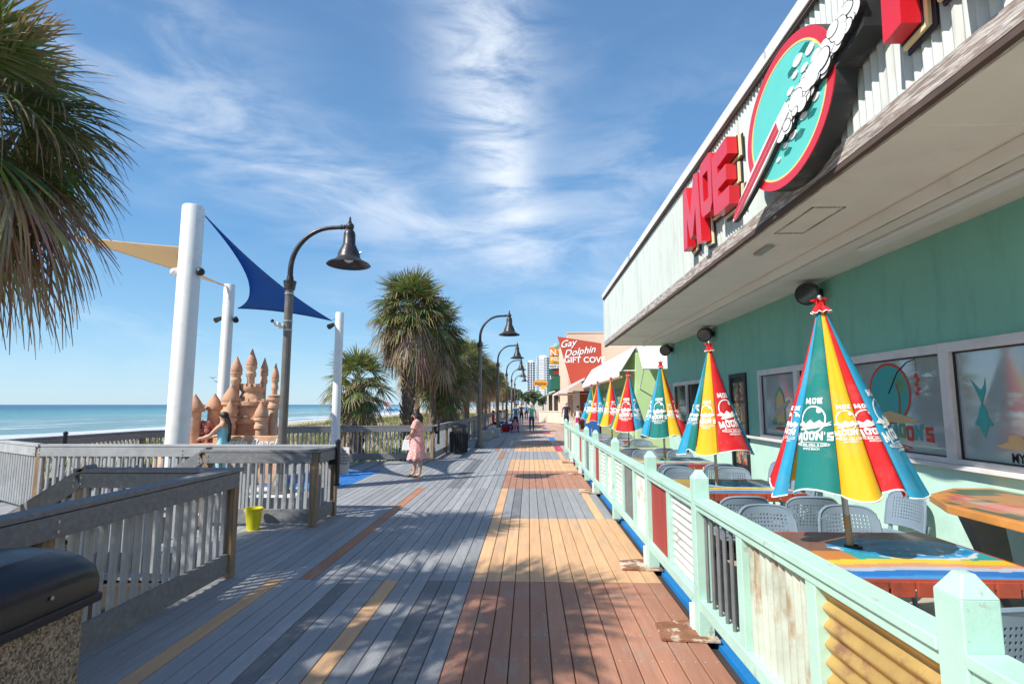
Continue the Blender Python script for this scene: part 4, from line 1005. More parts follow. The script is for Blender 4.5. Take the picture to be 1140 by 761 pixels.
# ================================================================== LAMPS
def make_lamp(loc, label):
    t_ = thing('street_lamp', label, 'street lamp', loc, 'bell shaded boardwalk lamps')
    mb = MB(); mb.lathe([(.20, 0), (.20, .03), (.17, .05), (.17, .16), (.14, .2), (.11, .3), (.085, .36)], n=16); mb.build('base', 'lamppost', t_, smooth=True, world=False)
    mb = MB(); mb.lathe([(.085, .3), (.078, 4.0)], n=14); mb.build('pole', 'lamppost', t_, smooth=False, world=False)
    mb = MB(); mb.lathe([(.075, 4.0), (.085, 4.03), (.12, 4.07), (.125, 4.12), (.10, 3.95), (.06, 4.22)], n=18); mb.build('collar', 'lampmetal', t_, smooth=True, world=False)
    pts = [(0, 0, 4.15)]
    for k in range(13):
        a = PI * .5 * k / 12; pts.append((.82 * (1 - math.cos(a)), 0, 4.35 + .86 * math.sin(a)))
    pts += [(1.08, 0, 5.22)]
    mb = MB(); mb.tube(pts, [.055] + [.052 - .001 * i for i in range(13)] + [.038], 12); mb.build('arm', 'lampmetal', t_, smooth=True, world=False)
    mb = MB(); mb.tube([(.98, 0, 5.22), (1.02, 0, 5.22)], .05, 12); mb.tube([(1.05, 0, 5.22), (1.07, 0, 5.22)], .05, 12); mb.ball((1.17, 0, 5.23), .085, 16); mb.lathe([(.03, 5.3), (.035, 5.34), (.015, 5.36), (.025, 5.39), (.003, 5.45)], (1.17, 0, 0), 12); mb.build('finial', 'lampmetal', t_, smooth=True, world=False)
    prof = [(.07, 5.16), (.10, 5.12), (.115, 5.06), (.12, 4.86), (.135, 4.84), (.15, 4.80), (.19, 4.72), (.215, 4.65), (.22, 4.60), (.26, 4.55), (.32, 4.51), (.40, 4.475), (.43, 4.44), (.42, 4.435), (.30, 4.50), (.2, 4.58), (.12, 4.66), (.001, 4.70)]
    mb = MB(); mb.lathe(prof, (1.17, 0, 0), 28, cap=False); sh = mb.build('lamp_shade', 'lampmetal', t_, smooth=True, world=False)
    mb = MB(); mb.ball((1.17, 0, 4.56), .10, 12, sc=(1, 1, .7)); mb.build('bulb_glass', 'frame_white', sh, smooth=True, world=False)
    mb = MB(); mb.lathe([(.085, 5.13), (.105, 5.10), (.108, 5.04)], (1.17, 0, 0), 20, cap=False); mb.tube([(1.36, 0, 4.66), (1.42, 0, 4.70)], .02, 8); mb.build('shade_neck', 'galv', sh, smooth=True, world=False)
    return t_
l1 = make_lamp((-4.76, 10.4, 0), 'tall lamp with bell shade standing beside the sandcastle')
LY = [21.4, 32.4, 43.4, 54.4, 65.4]
lbs = ['street lamp beside the black hooded bin and concrete blocks', 'third street lamp along the boardwalk edge, by the red tub', 'fourth street lamp along the boardwalk edge', 'fifth street lamp along the boardwalk edge', 'furthest street lamp along the boardwalk edge']
for y, lb, x in zip(LY, lbs, (-1.95, -1.87, -1.8, -1.75, -1.72)): dup(l1, lb, (x, y, 0))
cmr = thing('security_camera', 'small white security camera clamped to the tall lamp post', 'camera', (-4.76, 10.4, 3.3))
mb = MB(); mb.box((-4.90, 10.28, 3.16), (-4.80, 10.36, 3.24)); mb.box((-4.96, 10.2, 3.2), (-4.86, 10.36, 3.27)); mb.build('body', 'white_paint', cmr, bevel=.01)
mb = MB(); mb.lathe([(.089, 3.30), (.089, 3.33)], (-4.76, 10.4, 0), 16); mb.lathe([(.088, 3.85), (.088, 3.88)], (-4.76, 10.4, 0), 16); mb.lathe([(.089, 3.12), (.089, 3.15)], (-4.76, 10.4, 0), 16); mb.build('clamp_band', 'galv', cmr)
mb = MB(); mb.ball((-4.97, 10.18, 3.29), .035, 10); mb.build('lens', 'black', cmr, smooth=True)

# ================================================================== SHADE SAILS
poles = [((-6.3, 9.6), .195, 5.38, 'thick white sail pole, tallest of the three'), ((-8.22, 14.3), .145, 4.95, 'white sail pole behind the sandcastle'), ((-5.2, 14.5), .115, 4.19, 'slim white sail pole beside the small palm')]
for (x, y), r_, z, lb in poles:
    t_ = thing('sail_pole', lb, 'pole', (x, y, 0), 'white poles of the shade sails')
    mb = MB(); mb.lathe([(r_, 0), (r_ * .97, z - .02), (r_ * .9, z), (.001, z + .01)], (x, y, 0), 28); mb.build('pole', 'white_paint', t_, smooth=True)
    if z < 5: 
        for s_ in ((-1, 1) if x < -8 else (-1,)):
            mb = MB(); zz = z - (.95 if x < -8 else .35); mb.tube([(x + s_ * r_, y, zz), (x + s_ * (r_ + .08), y, zz)], .02, 8); mb.tube([(x + s_ * (r_ + .06), y + .04, zz + .03), (x + s_ * (r_ + .14), y - .1, zz - .06)], [.05, .075], 12); mb.build('spotlight', 'black', t_, smooth=True)
    else:
        for s_ in (-1, 1):
            mb = MB(); mb.ball((x + s_ * (r_ + .05), y - .05, z - 1.27), .075, 12); mb.build('dome_camera', 'white_paint' if s_ < 0 else 'black', t_, smooth=True)
        mb = MB(); mb.tube([(x - r_ - .05, y, z - 1.2), (x + r_ + .05, y, z - 1.2)], .025, 8); mb.build('camera_arm', 'white_paint', t_)
def sail(A, B, C_, label, mt, sag=(.12, .12, .12), belly=-.12):
    t_ = thing('shade_sail', label, 'shade sail', A)
    A, B, C_ = Vector(A), Vector(B), Vector(C_); G = (A + B + C_) / 3; n = 22
    nor = (B - A).cross(C_ - A).normalized()
    mb = MB(); idx = {}; vs = []
    def warp(a, b_, c):
        p = A * a + B * b_ + C_ * c
        # pull edges in: amount greatest mid-edge
        for (s_, q1, q2, k, P1, P2, opp) in ((sag[0], a, b_, c, A, B, C_), (sag[1], b_, c, a, B, C_, A), (sag[2], c, a, b_, C_, A, B)):
            wgt = 4 * q1 * q2 * (1 - k) ** 2
            mid = (P1 + P2) / 2; p = p + (opp - mid) * s_ * wgt * (1 - k) ** 3 * 1.0
        return p + nor * belly * 27 * a * b_ * c
    for i in range(n + 1):
        for j in range(n + 1 - i):
            idx[i, j] = len(vs); vs.append(warp(1 - (i + j) / n, i / n, j / n))
    fs = []
    for i in range(n):
        for j in range(n - i):
            fs.append((idx[i, j], idx[i + 1, j], idx[i, j + 1]))
            if i + j < n - 1: fs.append((idx[i + 1, j], idx[i + 1, j + 1], idx[i, j + 1]))
    mb.add(vs, fs); o = mb.build('sail_cloth', mt, t_, smooth=True)
    sm = o.modifiers.new('s', 'SOLIDIFY'); sm.thickness = .006
    mb = MB()
    for E_ in ([idx[i, 0] for i in range(n + 1)], [idx[0, j] for j in range(n + 1)], [idx[n - j, j] for j in range(n + 1)]): mb.tube([vs[q] for q in E_], .012, 5)
    mb.build('edge_cable', mt, t_)
    return t_
BS = [(-6.08, 9.62, 5.2), (-7.9, 14.2, 4.27), (-5.38, 14.4, 3.95)]
sail(*BS, 'deep blue triangular shade sail stretched between the white poles', 'bluesail', (.20, .04, .10))
YS = [(-6.3, 9.75, 4.62), (-8.2, 14.2, 4.86), (-10.95, 12.0, 5.65)]
sail(*YS, 'beige shade sail reaching out behind the palm fronds', 'beigesail', (.22, .03, .03), .02)
for a, b_, lb in ((BS[2], (-5.2, 14.5, 4.1), 'short steel sail cable at the slim pole'), ):
    mb = MB(); mb.tube([a, b_], .012, 6); tag(mb.build('sail_cable', 'galv'), lb, 'cable')

# ================================================================== SANDCASTLE
cs = thing('sandcastle_sculpture', 'terracotta sandcastle sculpture with pointed towers and Myrtle Beach lettering', 'sculpture', (-6.3, 12.2, 0))
def tower(x, y, zb, zt, r_, roof, ledge=True):
    mb = MB(); prof = [(r_ * 1.08, zb), (r_, zb + .1), (r_, zt - .16)]
    if ledge: prof += [(r_ * 1.35, zt - .12), (r_ * 1.35, zt - .05), (r_ * 1.15, zt - .03), (r_ * 1.15, zt + .02), (r_ * 1.5, zt + .06), (r_ * 1.5, zt + .11), (r_ * .9, zt + .13)]
    else: prof += [(r_, zt + .13)]
    mb.lathe(prof, (x, y, 0), 18); tw = mb.build('tower', 'castle', cs, smooth=True)
    mb = MB(); mb.lathe([(r_ * .95, zt + .11), (r_ * 1.45, zt + .13), (r_ * 1.5, zt + .16), (r_ * 1.25, zt + .17 + roof * .25), (r_ * .7, zt + .17 + roof * .6), (.006, zt + .17 + roof)], (x, y, 0), 10); mb.build('roof', 'castle_roof', tw, smooth=True)
tower(-6.62, 12.0, .3, 2.30, .085, .30); tower(-6.33, 12.1, .3, 2.44, .08, .34); tower(-6.18, 12.4, .3, 2.30, .06, .30); tower(-5.72, 12.0, 1.5, 2.14, .055, .30); tower(-5.72, 12.0, .3, 1.72, .095, .02)
tower(-6.62, 11.85, .3, 1.62, .13, .34); tower(-6.50, 11.62, .3, 1.28, .10, .34); tower(-5.88, 11.75, .3, 1.28, .095, .32)
tower(-7.28, 11.6, .45, 1.40, .14, .34, False); tower(-7.05, 11.95, .45, 1.44, .13, .32, False)
mb = MB(); mb.lathe([(.42, .3), (.38, .9), (.38, 1.22), (.44, 1.27), (.44, 1.36), (.36, 1.38), (.35, 1.62), (.43, 1.66), (.43, 1.74), (.30, 1.76), (.22, 1.95), (.27, 2.02), (.27, 2.08), (.1, 2.1)], (-6.36, 12.25, 0), 24)
mb.build('keep', 'castle', cs, smooth=True)
mb = MB()
for k in range(14):
    a = 2 * PI * k / 14
    for r_, z in ((.40, 1.36), (.39, 1.74), (.24, 2.08)):
        c = Vector((-6.36 + r_ * math.cos(a), 12.25 + r_ * math.sin(a), z)); mb.beam(c, c + Vector((0, 0, .07)), .07, .05)
mb.build('battlement', 'castle', cs)
mb = MB(); mb.box((-6.95, 11.75, .3), (-5.5, 12.45, .92)); mb.box((-6.6, 11.45, .0), (-5.3, 12.0, .62)); mb.build('base_wall', 'castle', cs, bevel=.04)
mb = MB(); mb.lathe([(.75, 0), (.72, .6), (.66, .82), (.5, .85)], (-7.2, 11.55, 0), 22); mb.build('sitting_ledge', 'castle', cs, smooth=True)
mb = MB(); rr = random.Random(4)
for k in range(60): mb.ball((-7.12 + rr.uniform(-.16, .16), 11.72 + rr.uniform(-.1, .1), .85 + rr.uniform(0, .45)), rr.uniform(.04, .075), 7)
mb.build('rock_arch', 'pinkrock', cs, smooth=True)
vs, fs = text2d('Myrtle Beach', .26, .004, .35); mb = MB(); mb.add([(-6.0 + x, 11.44, .66 - .22 + y + .34) for x, y in vs], fs)
mb2 = MB(); mb2.box((-6.75, 11.45, .62), (-5.25, 11.5, 1.02)); mb2.build('name_wall', 'castle', cs, bevel=.02)
mb.build('lettering', 'white', cs)
mb = MB(); mb.prism([(-.05, 0), (.05, 0), (.05, .06), (0, .11), (-.05, .06)], lambda u, v, t_: (-7.5 + u, 11.452 - t_, 1.10 + v), 0, .006); mb.build('emblem', 'blueplastic', cs)

# ================================================================== PALMS
def leaf(mb, base, dirv, plen, R_, nseg, ksub, rr, c1, c2, droop, fold=.25, tipc=(.30, .20, .11), dead=0., lw=.055):
    base = Vector(base); d = Vector(dirv).normalized(); up = Vector((0, 0, 1))
    s = d.cross(up)
    if s.length < .1: s = Vector((1, 0, 0))
    s.normalize(); s = Quaternion(d, rr.uniform(-.6, .6)) @ s; n = s.cross(d).normalized()
    # petiole
    p0 = base; H_ = None; pts = []
    for k in range(5):
        t_ = k / 4; pts.append(base + d * plen * t_ - up * droop * .35 * plen * t_ * t_)
    mb.cc = tuple(a * .9 + .02 for a in c1) if not dead else (.22, .15, .09)
    mb.tube(pts, [.022, .017, .014, .011, .008], 4, cap=False)
    H_ = pts[-1]; fdir = (pts[-1] - pts[-2]).normalized(); s = (s - fdir * s.dot(fdir)).normalized(); n = s.cross(fdir).normalized()
    if n.z < 0 and not dead: n = -n; 
    span = R(rr.uniform(105, 125)); dphi = 2 * span / nseg
    for i in range(nseg):
        ph = -span + dphi * (i + .5) + rr.uniform(-.02, .02)
        Ls = R_ * (.72 + .28 * math.cos(ph * .7)) * rr.uniform(.86, 1.05)
        dr = droop * rr.uniform(.6, 1.5) + (.8 if rr.random() < .08 else 0)
        dl = (fdir * math.cos(ph) + s * math.sin(ph) - n * fold * abs(math.sin(ph)) + n * rr.uniform(-.05, .05)).normalized()
        sd = dl.cross(n).normalized(); tw = rr.uniform(-.9, .9)
        prev = None; f = rr.uniform(.75, 1.25); cb = tuple((a + (b_ - a) * rr.random()) * f for a, b_ in zip(c1, c2))
        for k in range(ksub + 1):
            t_ = .04 + .96 * (k / ksub)
            p = H_ + dl * Ls * t_ * (1 - .12 * dr * t_ ** 2) - up * Ls * dr * .42 * t_ ** 2.6
            wd = min(Ls * t_ * dphi * 1.05, R_ * lw * (1.04 - t_) ** .6 * 1.3) * .5
            ss = (Quaternion(dl, tw * t_) @ sd) * wd
            cur = (p - ss, p + ss)
            if prev:
                tt = (k - .5) / ksub
                mb.cc = cb if tt < .72 else tuple(a * (1 - .55) + b_ * .55 for a, b_ in zip(cb, tipc))
                if tt > .9: mb.cc = tipc
                mb.add([prev[0], prev[1], cur[1], cur[0]], [(0, 1, 2, 3)])
            prev = cur
def crown(rr, nleaf, R_, plen, nseg, ksub, deadfrac=.35, spread=1., emin=-1.15, dk=1.):
    mb = MB(); mb.cc = (1, 1, 1)
    for i in range(nleaf):
        q = i / nleaf; el = 1.35 - q * (1.35 - emin) ; el += rr.uniform(-.12, .12); a = i * 2.39996 + rr.uniform(-.2, .2)
        dv = Vector((math.cos(a) * math.cos(el), math.sin(a) * math.cos(el), math.sin(el)))
        dead = q > 1 - deadfrac
        if dead and rr.random() < .85: c1, c2, dr = (.26, .19, .12), (.50, .41, .29), rr.uniform(.7, 1.4)
        elif q < .25: c1, c2, dr = (.12, .18, .045), (.24, .29, .09), rr.uniform(.15, .4)
        else: c1, c2, dr = (.075, .12, .035), (.22, .24, .09), rr.uniform(.4, .9)
        leaf(mb, dv * .08 + Vector((0, 0, .25 * math.sin(el) - .1)), dv, plen * rr.uniform(.75, 1.15), R_ * rr.uniform(.85, 1.1), nseg, ksub, rr, c1, c2, dr * dk, dead=1. if dead else 0., lw=.034 if ksub > 4 else .055)
    return mb
def trunk_mb(h, r0, r1, rr, boots=True, lean=(0, 0), bz0=.0, n=14):
    mb = MB(); pts = []; rad = []
    for k in range(n + 1):
        t_ = k / n; pts.append((lean[0] * t_ ** 1.5, lean[1] * t_ ** 1.5, h * t_)); rad.append((r0 + (r1 - r0) * t_) * (1 + rr.uniform(-.05, .05)) * (1.25 if k == 0 else 1))
    mb.tube(pts, rad, 14)
    bt = MB()
    if boots:
        N_ = int(h * 34)
        for i in range(N_):
            t_ = bz0 + (1 - bz0) * i / N_; a = i * 2.4; r_ = r0 + (r1 - r0) * t_
            c = Vector((lean[0] * t_ ** 1.5 + r_ * .8 * math.cos(a), lean[1] * t_ ** 1.5 + r_ * .8 * math.sin(a), h * t_)); o_ = Vector((math.cos(a), math.sin(a), 0))
            l_ = rr.uniform(.12, .30); e_ = c + o_ * l_ * rr.uniform(.35, .7) + Vector((0, 0, l_))
            bt.tube([c, (c + e_) / 2 + o_ * .02, e_], [.045, .035, rr.uniform(.012, .03)], 4)
    return mb, bt
def make_palm(name, label, loc, h, seed, nleaf=46, R_=.85, plen=.65, nseg=24, ksub=3, r0=.19, r1=.16, deadfrac=.35, boots=True, lean=(0, 0), emin=-1.15, bz0=0., dk=1.):
    rr = random.Random(seed); t_ = thing(name, label, 'palm tree', loc, 'cabbage palms between the boardwalk and the beach')
    mb, bt = trunk_mb(h, r0, r1, rr, boots, lean, bz0); mb.build('trunk', 'trunk', t_, smooth=True, world=False)
    if boots: bt.build('leaf_boots', 'boot', t_, world=False)
    cr_ = crown(rr, nleaf, R_, plen, nseg, ksub, deadfrac, emin=emin, dk=dk); cr_.v = [(x + lean[0], y + lean[1], z + h) for x, y, z in cr_.v]
    cr_.build('crown', 'leaf', t_, world=False)
    return t_
# near palm whose crown fills the top-left corner, and another beyond the picture's edge that shades the deck
make_palm('cabbage_palm', 'large palm whose hanging fronds enter above the grey stair railing', (-5.42, 4.7, -1.0), 5.3, 11, nleaf=60, R_=.95, plen=.62, nseg=54, ksub=6, r0=.2, r1=.17, deadfrac=.30, emin=-.75, dk=1.15)
make_palm('cabbage_palm', 'tall palm outside the frame that dapples the deck with shade', (-5.7, 1.0, -1.0), 6.5, 12, nleaf=52, R_=1.1, plen=.95, nseg=26, ksub=3, deadfrac=.25)
make_palm('cabbage_palm', 'unseen low palm added to shade the railing beside the black bin', (-5.5, 1.9, -1.0), 4.1, 13, nleaf=30, R_=.8, plen=.6, nseg=26, ksub=3, deadfrac=.25)  # out of view, added so its crown throws shade on the railing
pA = make_palm('cabbage_palm', 'tallest palm with a full brown skirt, behind the woman in pink', (-4.5, 20., -.9), 6.05, 21, nleaf=110, R_=1.0, plen=.85, nseg=28, ksub=3, r0=.2, r1=.19, deadfrac=.34, emin=-1.0, lean=(.05, 0))
pB = make_palm('cabbage_palm', 'short palm with bright green fans beside the slim white pole', (-5.95, 18.6, -.95), 3.35, 22, nleaf=56, R_=.80, plen=.6, nseg=26, ksub=3, r0=.22, r1=.24, deadfrac=.3)
pC = make_palm('cabbage_palm', 'palm with smooth trunk and brown skirt, right beside the tallest palm', (-3.85, 21.6, -.9), 5.45, 23, nleaf=84, R_=.95, plen=.75, nseg=26, ksub=3, r0=.15, r1=.14, deadfrac=.34, emin=-1.0, boots=True, bz0=.6)
pl_ = [(-3.55, 22.5, 3.7, 0, 'low palm with short crown tucked under the taller ones'), (-3.7, 25.5, 1, 0, 'palm behind the black hooded bin'), (-4.3, 28.5, 1, 1.2, 'palm further along, behind the second lamp'), (-3.6, 31.5, 0, 2.2, 'palm near the third lamp'),
       (-4.2, 35, 1, 3.2, 'dense palm beyond the third lamp'), (-3.5, 39, 2, .6, 'palm by the seated people'), (-3.9, 43, 1, 4.4, 'palm beside the fourth lamp'), (-3.5, 47.5, 0, 5.1, 'palm past the fourth lamp'), (-3.9, 52, 2, 2.5, 'palm by the fifth lamp'),
       (-3.4, 57, 1, 1.9, 'palm beyond the fifth lamp'), (-3.8, 63, 0, .9, 'palm near the furthest lamp'), (-3.4, 70, 1, 2.9, 'last palm of the boardwalk row'),
       (-4.9, 23.6, 1, 4.0, 'palm set back between the twin trunks and the hooded bin'), (-4.6, 27, 2, 1.1, 'shorter palm set back behind the second lamp'), (-3.5, 30, 1, 5., 'palm leaning close to the railing past the second lamp'), (-4.8, 33, 2, 2., 'shorter palm set back beyond the third lamp'), (-3.5, 37, 1, 3.3, 'palm between the third lamp and the seated people'), (-3.4, 41.2, 2, .4, 'shorter palm just before the fourth lamp')]
for i, (x, y, s_, rz, lb) in enumerate(pl_):
    src = pB if i == 0 else (pC, pC, pA)[s_ if s_ < 3 else 0]
    z = -.9; sc_ = 1. if i == 0 else {0: .93, 1: .88 - .02 * (i % 3), 2: .78}[s_]
    dup(src, lb, (x, y, z), (0, 0, rz + i), scale=(sc_, sc_, sc_))
mb, _ = trunk_mb(5, .14, .13, random.Random(2), False)

# dune grass and shrubs
mb = MB(); rr = random.Random(9); mb.cc = (1, 1, 1)
def blade(x, y, z, h, wd, c):
    a = rr.uniform(0, 2 * PI); dx, dy = math.cos(a) * wd, math.sin(a) * wd; lx, ly = rr.uniform(-.35, .35) * h, rr.uniform(-.35, .35) * h
    mb.cc = c
    mb.add([(x - dx, y - dy, z), (x + dx, y + dy, z), (x + lx * .4 + dx * .6, y + ly * .4 + dy * .6, z + h * .6), (x + lx * .4 - dx * .6, y + ly * .4 - dy * .6, z + h * .6), (x + lx, y + ly, z + h)], [(0, 1, 2, 3), (3, 2, 4)])
def gcol():
    return tuple(k * rr.uniform(.75, 1.3) for k in rr.choice([(.20, .21, .06), (.13, .17, .045), (.30, .26, .11), (.09, .13, .035)]))
cnt = 0
while cnt < 42000:
    u = rr.random(); y = 6 + (150 - 6) * u ** 2.2; x = -3.4 - rr.random() ** 1.3 * (30)
    if x > -4.6 and y < 9: continue
    if -9.7 < x and 8.3 < y < 16.7 and not (y > 16.0): continue
    if y < 8.2 and x > -6.6: continue
    if noise.noise(Vector((x * .35, y * .22, 7))) < -.12 and rr.random() < .8: continue
    far = 1 + y / 40
    blade(x, y, gz(x, y) - .03, rr.uniform(.35, .8), .012 * far, gcol()); cnt += 1
o = mb.build('dune_grass', 'grassblade'); o['kind'] = 'stuff'; tag(o, 'yellow green beach grass covering the low dunes', 'grass', kind='stuff')
def make_shrub(seed, loc, label, s_=1.):
    rr2 = random.Random(seed); mb = MB(); mb.cc = (1, 1, 1)
    for k in range(1500):
        a, b_ = rr2.uniform(0, 2 * PI), math.acos(rr2.uniform(-.2, 1)); r_ = rr2.uniform(.5, 1) * (1 + .35 * noise.noise(Vector((math.cos(a) * 2, math.sin(a) * 2, b_ * 2 + seed))))
        c = Vector((math.cos(a) * math.sin(b_) * .8, math.sin(a) * math.sin(b_) * .8, math.cos(b_) * .9)) * r_ * s_ + Vector((0, 0, .1))
        u = Vector((rr2.uniform(-1, 1), rr2.uniform(-1, 1), rr2.uniform(-1, 1))).normalized(); w_ = u.orthogonal().normalized(); l_ = .09 * s_
        mb.cc = tuple(q * rr2.uniform(.7, 1.4) for q in (.06, .11, .03)); mb.add([c - u * l_, c - w_ * l_ * .4, c + u * l_, c + w_ * l_ * .4], [(0, 1, 2, 3)])
    t_ = thing('beach_shrub', label, 'shrub', loc, 'green shrubs behind the railings'); mb.build('foliage', 'shrub', t_, world=False)
    m3 = MB()
    for k in range(6): a = k * 1.05; m3.tube([(0, 0, -.2), (.3 * math.cos(a) * s_, .3 * math.sin(a) * s_, .5 * s_)], [.02, .008], 5)
    m3.build('stem', 'trunk', t_, world=False); return t_
s1 = make_shrub(1, (-3.9, 18.6, -.9), 'green shrub behind the railing beside the woman in pink', 1.25)
for i, (x, y, lb, sc_) in enumerate(((-5.2, 17.4, 'green shrub below the short palm', .8), (-7.4, 5.6, 'leafy shrub seen through the stair railing', 1.), (-7.6, 8.0, 'leafy shrub beside the foot of the stairs', .8), (-6.4, 18.2, 'low shrub left of the short palm', .7), (-3.6, 24, 'green shrub behind the black hooded bin', 1.), (-3.6, 29, 'green shrub below the second lamp', 1.), (-3.5, 34, 'green shrub by the seated people', 1.))):
    dup(s1, lb, (x, y, -1.0), (0, 0, i), scale=(sc_,) * 3)

# ================================================================== PEOPLE
def skinbody(parent, joints, edges, mats, matfn, name='body', root=0, sub=2, extra=None):
    me = bpy.data.meshes.new(name); me.from_pydata([j[0] for j in joints], edges, [])
    ob = bpy.data.objects.new(name, me); col.objects.link(ob)
    sm = ob.modifiers.new('skin', 'SKIN'); sm.use_smooth_shade = True
    for i, j in enumerate(joints):
        sv = me.skin_vertices[0].data[i]; r_ = j[1]; sv.radius = (r_, r_) if not isinstance(r_, tuple) else r_; sv.use_root = (i == root)
    ss = ob.modifiers.new('sub', 'SUBSURF'); ss.levels = sub; ss.render_levels = sub
    dg = bpy.context.evaluated_depsgraph_get(); dg.update()
    m2 = bpy.data.meshes.new_from_object(ob.evaluated_get(dg)); bpy.data.objects.remove(ob)
    mb = MB(); mb.v = [tuple(v.co) for v in m2.vertices]; mb.f = [tuple(p.vertices) for p in m2.polygons]
    for p in m2.polygons: mb.mi.append(matfn(p.center)); mb.c.append((1, 1, 1))
    if extra: extra(mb)
    bpy.data.meshes.remove(m2)
    return mb.build(name, mats, parent, smooth=True, world=False)
def hand(mb, w_, dirv, side, mi=0, s_=1.):
    """palm and five bent fingers starting at wrist w_"""
    w_ = Vector(w_); d = Vector(dirv).normalized(); sd = Vector(side).normalized(); n = d.cross(sd)
    mb.tube([w_, w_ + d * .03, w_ + d * .08, w_ + d * .095], [.022 * s_, .034 * s_, .036 * s_, .028 * s_], 8, mi)
    for k, (o_, l_) in enumerate(((-.027, .062), (-.009, .075), (.009, .072), (.026, .055))):
        b_ = w_ + d * .085 + sd * o_ * s_; mb.tube([b_, b_ + d * l_ * .5 + n * .006, b_ + d * l_ * .85 + n * .022], [.0095, .0088, .006], 6, mi)
    b_ = w_ + d * .03 - sd * .03 * s_; mb.tube([b_, b_ + (d * .7 - sd * .6) * .035, b_ + (d * .95 - sd * .3) * .065 + n * .01], [.012, .0105, .007], 6, mi)
def person(loc, label, face=0, H_=1.72, shirt='navy', pants='jeans', skin='skin', hairm='hair', shoes='sandal', stride=.18, shorts=False, sleeves=True, build=1., arms='down', sit=False, hairlong=False, group='people out on the boardwalk'):
    """face: rotation about z, 0 = looking +y"""
    t_ = thing('person', label, 'person', loc, group, face); k = H_ / 1.72
    def V(x, y, z): return (x * k, y * k, z * k)
    hz = .92 if not sit else .50
    J = [(V(0, 0, hz), (.135 * build, .10 * build)), (V(0, 0, hz + .14), (.12 * build, .09 * build)), (V(0, 0.01, hz + .33), (.145 * build, .10 * build)), (V(0, 0, hz + .50), (.12, .07)), (V(0, .005, hz + .58), .052), (V(0, .015, hz + .64), (.062, .07)), (V(0, .02, hz + .70), (.078, .092)), (V(0, .015, hz + .77), (.066, .08))]
    E_ = [(0, 1), (1, 2), (2, 3), (3, 4), (4, 5), (5, 6), (6, 7)]
    ends = []
    for s_ in (-1, 1):
        b0 = len(J)
        if sit: J += [(V(s_ * .10, .05, hz - .02), .082), (V(s_ * .12, .42, hz - .0), .058), (V(s_ * .12, .45, hz - .25), .052), (V(s_ * .12, .43, .07), .035), (V(s_ * .13, .55, .035), .032)]
        else:
            st_ = stride * s_
            J += [(V(s_ * .09, 0, hz - .10), .088 * build), (V(s_ * .10, st_ * .5 + .03, .50), .06), (V(s_ * .10, st_ - .02, .30), .054), (V(s_ * .10, st_, .09), .036), (V(s_ * .105, st_ + .13, .035), .034)]
        E_ += [(0, b0)] + [(b0 + i, b0 + i + 1) for i in range(4)]
        b1 = len(J)
        if arms == 'down': A_ = [(.19, 0, hz + .46, .052), (.25, -.02 + .03 * s_, hz + .22, .042), (.265, .05 - .06 * s_, hz - .02, .028)]
        elif arms == 'forward': A_ = [(.19, 0, hz + .46, .052), (.24, .06, hz + .24, .042), (.2, .30, hz + .18, .028)]
        elif arms == 'reach': A_ = [(.18, .02, hz + .44, .050), (.19, .20, hz + .26, .040), (.10 if s_ > 0 else .16, .44, hz + .20, .027)]
        elif arms == 'phone': A_ = [(.175, 0, hz + .45, .052), (.20, .04, hz + .22, .042), (.10, .24, hz + .16, .027)]
        J += [(V(s_ * x, y, z), r_) for x, y, z, r_ in A_]; E_ += [(3, b1), (b1, b1 + 1), (b1 + 1, b1 + 2)]
        p1, p2 = Vector(V(s_ * A_[1][0], A_[1][1], A_[1][2])), Vector(V(s_ * A_[2][0], A_[2][1], A_[2][2])); ends.append((p2, p2 - p1))
    def fn(c):
        z = c.z / k; x = abs(c.x) / k; y = c.y / k
        if z > hz + .54: return 0
        if z < .085: return 3
        if z > hz + .0:
            if x > (.215 if arms != 'reach' else .17) or (y > .16 and z > hz + .05): return 1 if (sleeves and z > hz + .30) else 0
            if not sleeves and (z > hz + .43): return 0
            return 1
        if x > .215 and not sit: return 0
        if shorts and z < .52: return 0
        return 2
    def extra(mb):
        for (p, dv), s_ in zip(ends, (-1, 1)): hand(mb, p - dv.normalized() * .01, dv, (0, 1, 0) if arms == 'down' else (1, 0, 0), 0, k)
        hc = Vector(V(0, .02, hz + .70))
        mb.tube([hc + Vector((0, .085, .012)) * k, hc + Vector((0, .112, -.018)) * k], [.008, .014], 6, 0)           # nose
        for s_ in (-1, 1):
            mb.ball(hc + Vector((s_ * .03, .088, .015)) * k, .009, 6, 4); mb.ball(hc + Vector((s_ * .079, 0, 0)) * k, .02, 6, 0, (.4, .8, 1.2))
        mb.ball(hc + Vector((0, .09, -.045)) * k, .016, 6, 5, (1.2, .4, .4))
    body = skinbody(t_, J, E_, [skin, shirt, pants, shoes, 'black', 'redcloth'], fn, extra=extra)
    hb = MB(); hc = Vector(V(0, .0, hz + .725)); hb.ball(hc, .098 * k, 14, 0, (.98, 1.05, .92)); 
    if hairlong: hb.tube([hc + Vector((0, -.05, .02)), hc + Vector((0, -.10, -.10)), hc + Vector((0, -.11, -.26))], [.075, .075, .03], 10)
    hb.build('hair', hairm, t_, smooth=True, world=False)
    return t_
